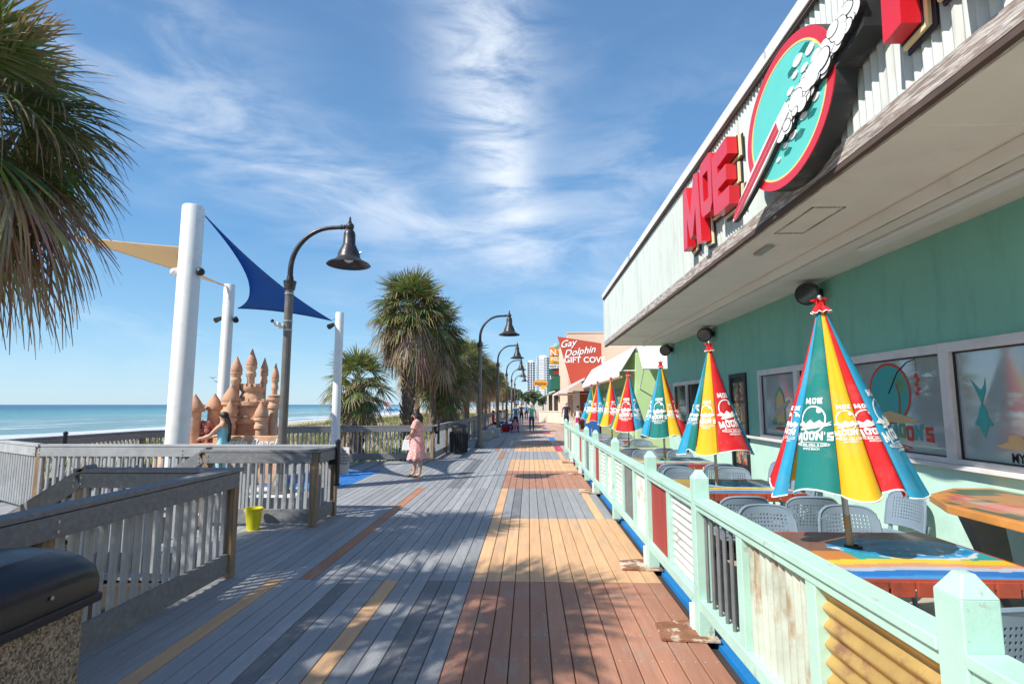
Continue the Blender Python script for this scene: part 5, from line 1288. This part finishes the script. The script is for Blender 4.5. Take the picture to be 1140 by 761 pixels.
# woman in the pink dress, looking toward the sea, head bowed
wp = thing('person', 'woman with dark wavy hair in a pink patterned dress, looking down', 'person', (-2.62, 12.75, 0), None, R(78))
J = [((0, 0, .86), (.15, .125)), ((0, .01, 1.0), (.125, .11)), ((0, .0, 1.14), (.15, .125)), ((0, -.03, 1.28), (.13, .085)), ((0, .0, 1.345), .055), ((0, .045, 1.385), (.06, .065)), ((0, .075, 1.435), (.074, .085)), ((0, .075, 1.49), (.064, .075))]
E_ = [(i, i + 1) for i in range(7)]
for s_ in (-1, 1):
    b0 = len(J); st_ = .12 * s_
    J += [((s_ * .085, 0, .76), .095), ((s_ * .09, st_ * .5 + .02, .46), .066), ((s_ * .09, st_ - .02, .30), .058), ((s_ * .09, st_, .085), .036), ((s_ * .095, st_ + .12, .035), .033)]
    E_ += [(0, b0)] + [(b0 + i, b0 + i + 1) for i in range(4)]
    b1 = len(J); J += [((s_ * .185, -.02, 1.24), .058), ((s_ * .21, .05, 1.03), .046), ((s_ * .14, .22, .90), .030)]; E_ += [(3, b1), (b1, b1 + 1), (b1 + 1, b1 + 2)]
def ex(mb):
    for s_ in (-1, 1):
        hand(mb, (s_ * .14, .215, .905), (-s_ * .2, .7, -.5), (1, 0, 0), 0)
        mb.ball((s_ * .028, .158, 1.44), .008, 6, 2); mb.ball((s_ * .074, .06, 1.43), .018, 6, 0, (.4, .8, 1.2))
    mb.tube([(0, .155, 1.435), (0, .178, 1.40)], [.008, .013], 6, 0); mb.ball((0, .148, 1.375), .015, 6, 3, (1.2, .5, .4))
skinbody(wp, J, E_, ['skin', 'skin', 'black', 'redcloth'], lambda c: 0, extra=ex)
mb = MB(); n = 40
rows = [(.40, .10, .255), (.46, .05, .25), (.62, .02, .225), (.80, .01, .20), (.90, 0, .178), (.955, 0, .156), (1.02, .005, .152), (1.14, .0, .168), (1.22, -.01, .156), (1.275, -.02, .13)]
vs = []
for j, (z, yo, r_) in enumerate(rows):
    for i in range(n):
        a = 2 * PI * i / n; f = 1 + (.07 * math.sin(9 * a + z * 4) + .04 * math.sin(5 * a + 2)) * max(0, (.95 - z) / .5)
        bow = 1.0 if z > .95 else 1.05
        vs.append((r_ * f * math.cos(a) * 1.0, yo * .3 + r_ * f * math.sin(a) * .86 * bow, z + (.02 * math.sin(7 * a) if j == 0 else 0)))
mb.add(vs, [(j * n + i, j * n + (i + 1) % n, (j + 1) * n + (i + 1) % n, (j + 1) * n + i) for j in range(len(rows) - 1) for i in range(n)])
for s_ in (-1, 1): mb.tube([(s_ * .12, -.02, 1.275), (s_ * .19, -.015, 1.25), (s_ * .222, .02, 1.12)], [.07, .075, .085], 12)
o = mb.build('dress', 'pinkdress', wp, smooth=True, world=False); sm = o.modifiers.new('s', 'SOLIDIFY'); sm.thickness = .008
mb = MB(); rr = random.Random(6); mb.ball((0, .045, 1.47), .10, 16, 0, (.95, 1.0, .9))
for k in range(26):
    a = PI + rr.uniform(-.3, 3.4); x, y = .075 * math.cos(a), .03 + .085 * math.sin(a) ; 
    mb.tube([(x, y, 1.47), (x * 1.3 + rr.uniform(-.02, .02), y - .045, 1.37), (x * 1.35, y - .06 + rr.uniform(-.02, .02), 1.26 + rr.uniform(-.03, .03))], [.03, .032, .010], 6)
mb.build('hair', 'hair', wp, smooth=True, world=False)
for s_ in (-1, 1):
    mb = MB(); mb.box((s_ * .095 - .045, .12 * s_ - .08, .0), (s_ * .095 + .045, .12 * s_ + .18, .022)); mb.box((s_ * .095 - .048, .12 * s_ + .08, .02), (s_ * .095 + .048, .12 * s_ + .11, .062)); mb.build('sandal', 'sandal', wp, world=False, bevel=.01)
bagt = thing('tote_bag', 'small white bag held by the woman in pink', 'bag', (-2.83, 12.72, .6))
mb = MB(); mb.prism([(-.10, 0), (.10, 0), (.075, .24), (-.06, .24)], lambda u, v, t_: (-2.86 + u, 12.66 + t_, .62 + v), -.035, .035); mb.build('body', 'whitecloth', bagt, bevel=.015)
mb = MB(); mb.tube([(-2.9, 12.66, .85), (-2.88, 12.68, .95), (-2.83, 12.68, .95), (-2.80, 12.66, .85)], .008, 6); mb.build('handle', 'whitecloth', bagt)
wp.scale = (.90, .90, 1.)
# girl at the sandcastle
girl = person((-6.35, 11.15, 0), 'girl in an aqua top with long dark hair leaning on the sandcastle', face=R(82), H_=1.52, shirt='aqua', pants='aqua', sleeves=False, arms='reach', stride=.05)
mb = MB(); mb.tube([(.0, -.06, 1.40), (-.0, -.14, 1.26), (0, -.15, 1.12), (.01, -.13, .96), (.01, -.12, .90)], [.05, .036, .03, .032, .012], 8); mb.build('ponytail', 'hair', girl, smooth=True, world=False)
# walkers
person((.16, 34.3, 0), 'man in a teal shirt and jeans walking toward the camera', face=PI, H_=1.74, shirt='tealshirt', pants='jeans', hairm='greyhair', build=1.12)
person((2.43, 35.6, 0), 'man in navy shirt and dark shorts walking away beside the awning', face=0, H_=1.83, shirt='navy', pants='navy', shorts=True, hairm='greyhair', build=1.12, stride=.22)
person((3.1, 34.6, 0), 'woman in white top and magenta shorts walking away', face=.1, H_=1.62, shirt='whitecloth', pants='magenta', shorts=True, sleeves=False, skin='skindark')
person((-.85, 34.6, 0), 'man in blue shirt pushing a stroller', face=PI, H_=1.7, shirt='shirtblue', pants='navy', arms='forward', shorts=True)
person((-.65, 46, 0), 'person in black walking behind the stroller group', face=PI, H_=1.75, shirt='navy', pants='navy', shorts=True)
person((-.3, 60, 0), 'distant person in blue top on the boardwalk', face=PI, H_=1.7, shirt='bluestrip', pants='black')
person((-2.35, 35.5, 0), 'seated person in red shirt by the railing', face=PI * 1.5, H_=1.7, shirt='redcloth', pants='black', sit=True, arms='forward')
person((-2.0, 37.6, 0), 'seated person in white shirt by the railing', face=PI * 1.5, H_=1.7, shirt='whitecloth', pants='navy', sit=True, arms='forward')
stv = thing('stroller', 'low stroller pushed by the man in blue', 'stroller', (-.85, 33.3, 0))
mb = MB(); mb.prism([(-.25, .2), (.25, .2), (.3, .35), (-.05, .75), (-.2, .72)], lambda u, v, t_: (-.85 + t_, 33.3 - u, v), -.2, .2); mb.build('seat', 'navy', stv, bevel=.02)
mb = MB()
for s_ in (-1, 1): mb.tube([(-.85 + s_ * .22, 33.05, .15), (-.85 + s_ * .22, 33.6, .6), (-.85 + s_ * .22, 34.1, 1.0)], .015, 6)
mb.tube([(-1.07, 34.1, 1.0), (-.63, 34.1, 1.0)], .018, 6); mb.build('frame', 'galv', stv)
for x in (-1.07, -.63):
    for y in (33.0, 33.75):
        mb = MB(); mb.tube([(x - .02, y, .12), (x + .02, y, .12)], .12, 14); mb.build('wheel', 'black', stv, smooth=True)
person((-.85, 33.1, .02), 'small child in pink sitting in the stroller', face=PI, H_=1.0, shirt='pinkcloth', pants='pinkcloth', sit=True, arms='forward')
for x, y, rz, lb in ((-2.35, 35.5, 0, 'dark folding stool under the seated person in red'), (-2.0, 37.6, 0, 'dark folding stool under the seated person in white')):
    t_ = thing('folding_stool', lb, 'stool', (x, y, 0)); mb = MB(); mb.box((x - .2, y - .2, .38), (x + .2, y + .2, .42)); mb.build('seat', 'navy', t_, bevel=.01)
    for a in (-1, 1):
        for b_ in (-1, 1): mb = MB(); mb.tube([(x + a * .18, y + b_ * .18, 0), (x + a * .16, y + b_ * .16, .385)], .012, 6); mb.build('leg', 'galv', t_)

# ================================================================== SMALL THINGS ON THE DECK
bk = thing('bucket', 'bright yellow plastic bucket standing before the railing', 'bucket', (-3.74, 7.42, 0))
mb = MB(); mb.lathe([(.001, .012), (.078, .01), (.112, .27), (.118, .27), (.118, .285), (.108, .285), (.104, .27), (.072, .025), (.001, .025)], (-3.74, 7.42, 0), 26, cap=False); mb.lathe([(.08, 0), (.079, .012)], (-3.74, 7.42, 0), 26); mb.build('body', 'yellowplastic', bk, smooth=True)
mb = MB(); mb.tube([(-3.74 + .12 * math.cos(a), 7.42 - .03 - .10 * math.sin(a) * .3, .26 - .03 * math.sin(a)) for a in [PI * i / 14 for i in range(15)]], .004, 6); mb.build('handle', 'white', bk, smooth=True)
bn = thing('hooded_bin', 'round black bin with open hood standing against the railing', 'litter bin', (-2.42, 18.75, 0))
mb = MB(); 
for k in range(22):
    a = 2 * PI * k / 22; mb.beam((-2.42 + .28 * math.cos(a), 18.75 + .28 * math.sin(a), .06), (-2.42 + .30 * math.cos(a), 18.75 + .30 * math.sin(a), .70), .055, .02)
mb.lathe([(.24, .04), (.25, .68)], (-2.42, 18.75, 0), 20); mb.lathe([(.31, .68), (.33, .70), (.33, .74), (.3, .75)], (-2.42, 18.75, 0), 24); mb.build('body', 'black', bn)
mb = MB()
for k in range(4): a = PI / 4 + k * PI / 2; mb.tube([(-2.42 + .28 * math.cos(a), 18.75 + .28 * math.sin(a), .74), (-2.42 + .28 * math.cos(a), 18.75 + .28 * math.sin(a), .92)], .02, 6)
mb.lathe([(.33, .90), (.34, .93), (.30, .99), (.18, 1.04), (.01, 1.06)], (-2.42, 18.75, 0), 24); mb.build('hood', 'blackplastic', bn, smooth=True)
for x, y, lb in ((-2.05, 26.0, 'pale curved concrete seat block beside the second lamp'), (-1.85, 28.6, 'pale concrete seat block behind the curved one')):
    mb = MB(); mb.prism([(-.33, 0), (-.36, .36), (-.30, .45), (.30, .45), (.36, .38), (.28, .12), (.2, 0)] if y < 27 else [(-.3, 0), (-.33, .42), (-.3, .45), (.3, .45), (.33, .42), (.3, 0)], lambda u, v, t_: (x + u, y + t_, v), -.35, .35)
    tag(mb.build('concrete_seat', 'concrete', bevel=.03), lb, 'concrete seat', 'concrete seat blocks by the railing')
rt_ = thing('tub', 'red plastic tub on the deck beside the third lamp', 'tub', (-1.45, 33.8, 0)); mb = MB(); mb.lathe([(.001, .02), (.22, .0), (.30, .34), (.32, .35), (.30, .36), (.2, .04), (.001, .04)], (-1.45, 33.8, 0), 20, cap=False); mb.build('body', 'redplastic', rt_, smooth=True)
mb = MB(); mb.lathe([(.31, .345), (.325, .355), (.31, .365)], (-1.45, 33.8, 0), 20, cap=False); mb.build('rim', 'redplastic', rt_)
ck = thing('cool_box', 'blue cool box behind the red tub', 'cool box', (-1.4, 36.5, 0)); mb = MB(); mb.box((-1.8, 36.3, 0), (-1.0, 36.7, .32)); mb.build('body', 'blueplastic', ck, bevel=.03); mb = MB(); mb.box((-1.82, 36.28, .322), (-.98, 36.72, .40)); mb.build('lid', 'blueplastic', ck, bevel=.02)

# ================================================================== NEXT BUILDINGS
lm = thing('lime_building', 'lime green shop with white sloping awnings beyond the teal restaurant', 'building', (3.55, 18, 0))
mb = MB(); mb.box((3.55, 18.0, 0), (3.75, 31, 3.4)); mb.box((3.75, 18.0, 0), (12, 18.2, 3.9)); mb.build('wall', 'lime', lm)
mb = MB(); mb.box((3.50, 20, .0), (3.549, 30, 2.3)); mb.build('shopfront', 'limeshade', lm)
mb = MB(); mb.prism([(3.00, 2.78), (3.55, 3.62), (3.55, 3.56), (3.04, 2.76)], lambda u, v, t_: (u, t_, v), 18.0, 30.5); mb.add([(3.0, 18.0, 2.60), (3.0, 30.5, 2.60), (3.0, 30.5, 2.78), (3.0, 18.0, 2.78)], [(0, 1, 2, 3)]); mb.build('awning', 'awning', lm)
mb = MB(); mb.box((3.02, 18.03, 2.56), (3.10, 30.4, 2.62)); mb.build('valance', 'tanvalance', lm)
mb = MB(); mb.prism([(17.25, 2.82), (18.0, 3.60), (18.0, 3.55), (17.27, 2.78)], lambda u, v, t_: (t_, u, v), 3.62, 7.5); mb.build('awning', 'awning', lm)
mb = MB(); mb.tube([(3.05, 18.05, 2.8), (3.7, 18.05, 2.8)], .02, 6); mb.tube([(3.66, 17.3, 2.78), (3.66, 17.98, 2.2)], .02, 6); mb.build('awning_frame', 'awning', lm)
mb = MB(); mb.box((3.6, 18.2, 3.4), (12, 31, 3.6)); mb.build('roof', 'concrete', lm)
# red pavilion and sign building
gd = thing('gift_shop', 'peach building with a large leaning red gift shop sign', 'building', (5, 46, 0))
mb = MB(); mb.box((3.35, 46, 0), (12, 60, 7.75)); mb.build('wall', 'peach', gd)
mb = MB(); mb.box((3.3, 45.95, 7.75), (12.05, 60, 7.85)); mb.build('coping', 'peach', gd)
def SGp(px, py): return ((px - 589) / 600 * 44.6, 1.68 + (450 - py) / 600 * 44.6)
sgo = [SGp(*p) for p in ((621.3, 374.5), (669.8, 382.3), (669.8, 412), (636.5, 430))]
mb = MB(); mb.prism(sgo, lambda u, v, t_: (u, 44.6 + t_, v), 0, .3); sgp = mb.build('sign_panel', 'gdred', gd)
for s_, px, py, sz, sh_, bo_ in (('Gay', 632.5, 386, .82, .3, .012), ('Dolphin', 645.5, 394.8, .80, .3, .012), ('GIFT COVE', 650.8, 403.8, .68, 0, .014)):
    vs, fs = text2d(s_, sz, bo_, sh_); cx, cz = SGp(px, py); mb = MB(); tl = .16 if sh_ else 0.0
    mb.add([(cx + x * (1 if not sh_ else 1.0), 44.57, cz + y + x * tl) for x, y in vs], fs); mb.build('lettering', 'white', sgp)
rp = thing('snack_pavilion', 'low red brick pavilion with a striped eave beside the walkway', 'building', (3, 38, 0))
for y in (37, 42): mb = MB(); mb.box((3.0, y, 0), (3.45, y + .4, 2.6)); mb.build('column', 'creamwall', rp)
mb = MB(); mb.box((3.5, 37.4, 0), (8, 44, 2.6)); mb.build('wall', 'brick', rp)
mb = MB()
for k in range(16):
    y = 36 + k * .55; mb.add([(1.95, y, 2.50), (1.95, y + .55, 2.50), (3.7, y + .55, 3.45), (3.7, y, 3.45)], [(0, 1, 2, 3)], k % 2)
mb.add([(1.95, 36, 2.50), (3.7, 36, 3.45), (3.7, 36, 3.3), (2.0, 36, 2.38)], [(0, 1, 2, 3)], 0); mb.add([(1.95, 36, 2.38), (1.95, 44.8, 2.38), (1.95, 44.8, 2.5), (1.95, 36, 2.5)], [(0, 1, 2, 3)], 0); mb.add([(2, 36, 2.4), (8, 36, 2.4), (8, 44.8, 2.4), (2, 44.8, 2.4)], [(0, 1, 2, 3)], 0)
mb.add([(3.7, 36, 3.45), (3.7, 44.8, 3.45), (8, 44.8, 3.45), (8, 36, 3.45)], [(0, 1, 2, 3)], 0)
mb.build('roof', ['awning', 'gdred'], rp)
vm = thing('vending_machine', 'blue vending machine beyond the furthest umbrella', 'vending machine', (3.3, 27, 0)); mb = MB(); mb.box((2.75, 26.5, 0), (3.4, 27.2, 1.75)); mb.build('cabinet', 'blueplastic', vm, bevel=.03)
mb = MB(); mb.box((2.80, 26.49, .9), (3.2, 26.498, 1.6)); mb.build('display_panel', 'white', vm)
# green awning shop with stacked signs
ga = thing('arcade_building', 'green shop front with dark green awning and stacked food signs', 'building', (3, 60, 0))
mb = MB(); mb.box((3.2, 60, 0), (12, 90, 4.6)); mb.build('wall', 'creamwall', ga)
mb = MB(); mb.box((3.0, 60.1, 0), (3.19, 89, 3.0)); mb.build('shopfront', 'darkwall', ga)
mb = MB(); mb.prism([(2.30, 3.15), (2.34, 4.4), (4.2, 5.1), (4.2, 3.6)], lambda u, v, t_: (u, t_, v), 58.2, 66); mb.build('awning', 'greenawn', ga)
mb = MB(); mb.prism([(1.6, 2.7), (3.2, 3.2), (3.2, 3.0), (1.6, 2.6)], lambda u, v, t_: (u, t_, v), 61, 89); mb.build('canopy', 'greenwall', ga)
for x in (2.0, 2.6): mb = MB(); mb.box((x, 60.5, 0), (x + .18, 60.7, 2.7)); mb.build('column', 'creamwall', ga)
mb = MB(); mb.box((2.5, 62, 4.6), (4.2, 62.3, 8.4)); mb.build('sign_tower', 'creamwall', ga)
fsn = thing('food_sign', 'stacked N.Y. food sign with yellow, red and green panels', 'sign', (3.1, 61.8, 5))
for z0, z1, mt, x0, x1 in ((7.2, 8.2, 'orange', 2.35, 3.4), (6.35, 7.15, 'uyellow', 2.35, 4.1), (6.3, 6.6, 'gdred', 2.5, 3.9), (5.75, 6.25, 'white', 2.35, 4.3), (5.0, 5.7, 'greenawn', 2.3, 4.1), (5.15, 5.55, 'ured', 2.9, 3.9)):
    mb = MB(); mb.box((x0, 61.6 - (z0 % 1) * .1, z0), (x1, 61.9, z1)); mb.build('panel', mt, fsn)
mb = MB(); mb.ball((3.2, 61.7, 8.3), .38, 12, 0, (1.1, .5, 1)); mb.build('globe', 'greenwall', fsn, smooth=True)
for s_, x, z, sz, mt in (('N.Y.', 3.25, 7.25, .95, 'white'), ('PIZZA', 3.3, 6.62, .6, 'white'), ('HOT DOGS', 3.3, 5.85, .35, 'black_line')):
    vs, fs = text2d(s_, sz, .015); mb = MB(); mb.add([(x + a, 61.35, z + b_) for a, b_ in vs], fs); mb.build('lettering', mt, fsn)
ys_ = thing('roof_sign', 'yellow and orange shop sign on a pole over the walkway', 'sign', (1.4, 80, 3))
mb = MB(); mb.prism([(.75, 4.45), (.68, 4.75), (.75, 5.05), (2.7, 5.05), (2.78, 4.75), (2.7, 4.45)], lambda u, v, t_: (u, 80 + t_, v), 0, .25); mb.build('panel', 'orange', ys_, bevel=.02)
mb = MB(); mb.prism([(.85, 5.052), (1.2, 5.25), (2.2, 5.25), (2.6, 5.052)], lambda u, v, t_: (u, 80 + t_, v), 0, .25); mb.box((1.8, 80, 3.9), (2.5, 80.2, 4.44)); mb.build('header', 'uyellow', ys_)
mb = MB(); mb.tube([(2.9, 80.1, 0), (2.9, 80.1, 5.0)], .06, 8); mb.tube([(1.5, 80.1, 4.4), (2.9, 80.1, 4.4)], .05, 8); mb.build('pole', 'galv', ys_)
vs, fs = text2d('Peaches', .52, .012); mb = MB(); mb.add([(1.72 + a, 79.98, 4.58 + b_) for a, b_ in vs], fs); mb.build('lettering', 'brick', ys_)
lw = thing('mural_barrier', 'low pale barrier of beige and pink panels across the cafe terrace', 'barrier', (2, 50, 0))
mb = MB(); rr = random.Random(3)
for k in range(14):
    a = k / 14; x0 = .95 + a * 2.2; y0 = 52 - a * 6; x1 = .95 + (a + 1 / 14) * 2.2; y1 = 52 - (a + 1 / 14) * 6
    mb.add([(x0, y0, .05), (x1, y1, .05), (x1, y1, 1.05), (x0, y0, 1.05), (x0 + .05, y0 + .05, .05), (x1 + .05, y1 + .05, .05), (x1 + .05, y1 + .05, 1.05), (x0 + .05, y0 + .05, 1.05)], [(0, 1, 2, 3), (4, 5, 6, 7), (3, 2, 6, 7)], k % 3)
mb.build('panel', ['creamwall', 'peach', 'creamwall'], lw)
mb = MB(); mb.beam((.95, 52, 1.08), (3.15, 46, 1.08), .1, .06); mb.build('top_rail', 'white_paint', lw)
# towers
def tower_block(x0, x1, y, h, label, bands):
    t_ = thing('hotel_tower', label, 'building', ((x0 + x1) / 2, y, 0), 'high-rise hotels at the end of the beach')
    mb = MB(); mb.box((x0, y, 0), (x1, y + 25, h)); mb.build('wall', 'towerwhite', t_)
    mb = MB(); mb.box((x0 + .2 * (x1 - x0), y + 2, h), (x0 + .7 * (x1 - x0), y + 20, h + 3)); mb.build('roof_house', 'towerwhite', t_)
    for a, b_ in bands:
        mb = MB(); nf = int(h / 3.1)
        for k in range(nf): mb.box((x0 + a * (x1 - x0), y - .3, 1 + k * 3.1), (x0 + b_ * (x1 - x0), y - .02, 3.2 + k * 3.1))
        mb.build('window_column', 'towerglass', t_)
    mb = MB(); nf = int(h / 3.1)
    for k in range(nf): mb.box((x0 + bands[0][0] * (x1 - x0), y - .8, .4 + k * 3.1), (x0 + bands[-1][1] * (x1 - x0) * .5, y - .31, .8 + k * 3.1))
    mb.build('balcony', 'towerwhite', t_)
tower_block(-3.0, 8.5, 700, 56, 'white hotel tower with blue window columns, left of the pair', [(.08, .32), (.45, .6), (.7, .92)])
tower_block(10.5, 28, 700, 62.5, 'taller white hotel tower with a blank centre', [(.03, .10), (.55, .62), (.70, .95)])
tower_block(-24, -6, 900, 20, 'low distant hotel with blue windows beyond the lamps', [(.1, .4), (.55, .9)])
tower_block(-42, -30, 1200, 24, 'pale distant block furthest along the beach', [(.1, .45), (.6, .9)])
def round_tree(seed, loc, r_, label):
    rr2 = random.Random(seed); t_ = thing('broadleaf_tree', label, 'tree', loc, 'distant trees at the end of the boardwalk'); mb = MB(); mb.cc = (1, 1, 1)
    cl = [(rr2.uniform(-.7, .7), rr2.uniform(-.7, .7), rr2.uniform(-.4, .6), rr2.uniform(.35, .6)) for _ in range(10)]
    for k in range(1400):
        cx, cy, cz, cr_ = rr2.choice(cl); u = Vector((rr2.gauss(0, 1), rr2.gauss(0, 1), rr2.gauss(0, 1))).normalized() * cr_ * rr2.uniform(.7, 1)
        c = (Vector((cx, cy, cz)) + u) * r_ + Vector((0, 0, r_ * 1.6)); a = Vector((rr2.uniform(-1, 1), rr2.uniform(-1, 1), rr2.uniform(-1, 1))).normalized(); b_ = a.orthogonal().normalized(); l_ = r_ * .09
        mb.cc = tuple(q * rr2.uniform(.6, 1.4) for q in (.06, .09, .035)); mb.add([c - a * l_, c - b_ * l_, c + a * l_, c + b_ * l_], [(0, 1, 2, 3)])
    mb.build('crown', 'tree', t_, world=False)
    m3 = MB(); m3.tube([(0, 0, 0), (.1, 0, r_), (0, .1, r_ * 1.7)], [.1 * r_, .08 * r_, .04 * r_], 8); m3.build('trunk', 'trunk', t_, world=False); return t_
tr = round_tree(1, (-4, 150, 0), 2.6, 'rounded dark tree at the end of the boardwalk behind the lamps')
for i, (x, y, s_) in enumerate(((-7, 165, 1.), (1.2, 140, .8), (-11, 190, 1.2), (-1.0, 180, .9), (-15, 230, 1.4), (3.2, 125, .6))):
    dup(tr, ['second distant tree, left of the rounded one', 'small distant tree below the orange sign', 'broad distant tree behind the palm row', 'distant tree between the lamps and the hotel', 'furthest broad tree beyond the palm row', 'smallest distant tree beside the green shop'][i], (x, y, 0), (0, 0, i * 1.3), scale=(s_,) * 3)
# beach: lifeguard stand, umbrellas, bathers
lg = thing('lifeguard_stand', 'white lifeguard stand with a red roof on the beach', 'lifeguard stand', (-47, 178, -2.0))
mb = MB()
for a in (-1, 1):
    for b_ in (-1, 1): mb.tube([(-47 + a * 1.1, 178 + b_ * 1.1, -2), (-47 + a * .8, 178 + b_ * .8, .4)], .1, 6)
mb.box((-48, 177, .4), (-46, 179, 1.4)); mb.build('tower', 'white', lg)
mb = MB(); mb.lathe([(1.9, 1.9), (.1, 2.5)], (-47, 178, 0), 4, ang=PI / 4); mb.box((-47.9, 177.1, 1.4), (-47.8, 177.2, 1.9)); mb.box((-46.2, 177.1, 1.4), (-46.1, 177.2, 1.9)); mb.build('roof', 'redplastic', lg)
def bumb(x, y, lb, mt='blueplastic'):
    t_ = thing('beach_umbrella', lb, 'beach umbrella', (x, y, -2), 'open umbrellas on the sand'); mb = MB(); mb.lathe([(1.3, 1.8), (.9, 2.15), (.03, 2.45)], n=12, cap=False); mb.build('canopy', mt, t_, smooth=True, world=False)
    mb = MB(); mb.tube([(0, 0, 0), (0, 0, 2.4)], .03, 6); mb.build('pole', 'white', t_, world=False); return t_
bu = bumb(-42.5, 165, 'blue beach umbrella right of the lifeguard stand')
rr = random.Random(12)
names = ['blue beach umbrella left of the lifeguard stand', 'blue beach umbrella just behind the lifeguard stand', 'blue beach umbrella at the water line', 'blue beach umbrella low at the left end of the row', 'blue beach umbrella furthest up the sand', 'blue beach umbrella near the tallest palm', 'blue beach umbrella standing by itself on the sand', 'blue beach umbrella in the middle of the sand']
for i, (x, y) in enumerate(((-53, 170), (-46, 186), (-50, 184), (-51.5, 178), (-41, 190), (-38, 175), (-44, 172), (-48, 168))): dup(bu, names[i], (x, y, -2.1))
bumb(-37, 185, 'yellow beach umbrella far along the sand', 'uyellow')
# birds
for x, z, lb in ((-35.8, 4.6, 'upper of two tiny gulls over the sea'), (-35.3, 4.2, 'lower of two tiny gulls over the sea')):
    t_ = thing('gull', lb, 'bird', (x, 60, z)); mb = MB(); mb.tube([(0, -.18, 0), (0, 0, .01), (0, .18, 0)], [.01, .05, .01], 6)
    mb.prism([(-.5, .12), (-.2, .16), (0, .02), (.2, .16), (.5, .12), (.2, .11), (0, -.02), (-.2, .11)], lambda u, v, t2: (u, t2, v), -.06, .06); mb.build('body', 'greypanel', t_, world=False)
print('objects', len(bpy.data.objects))
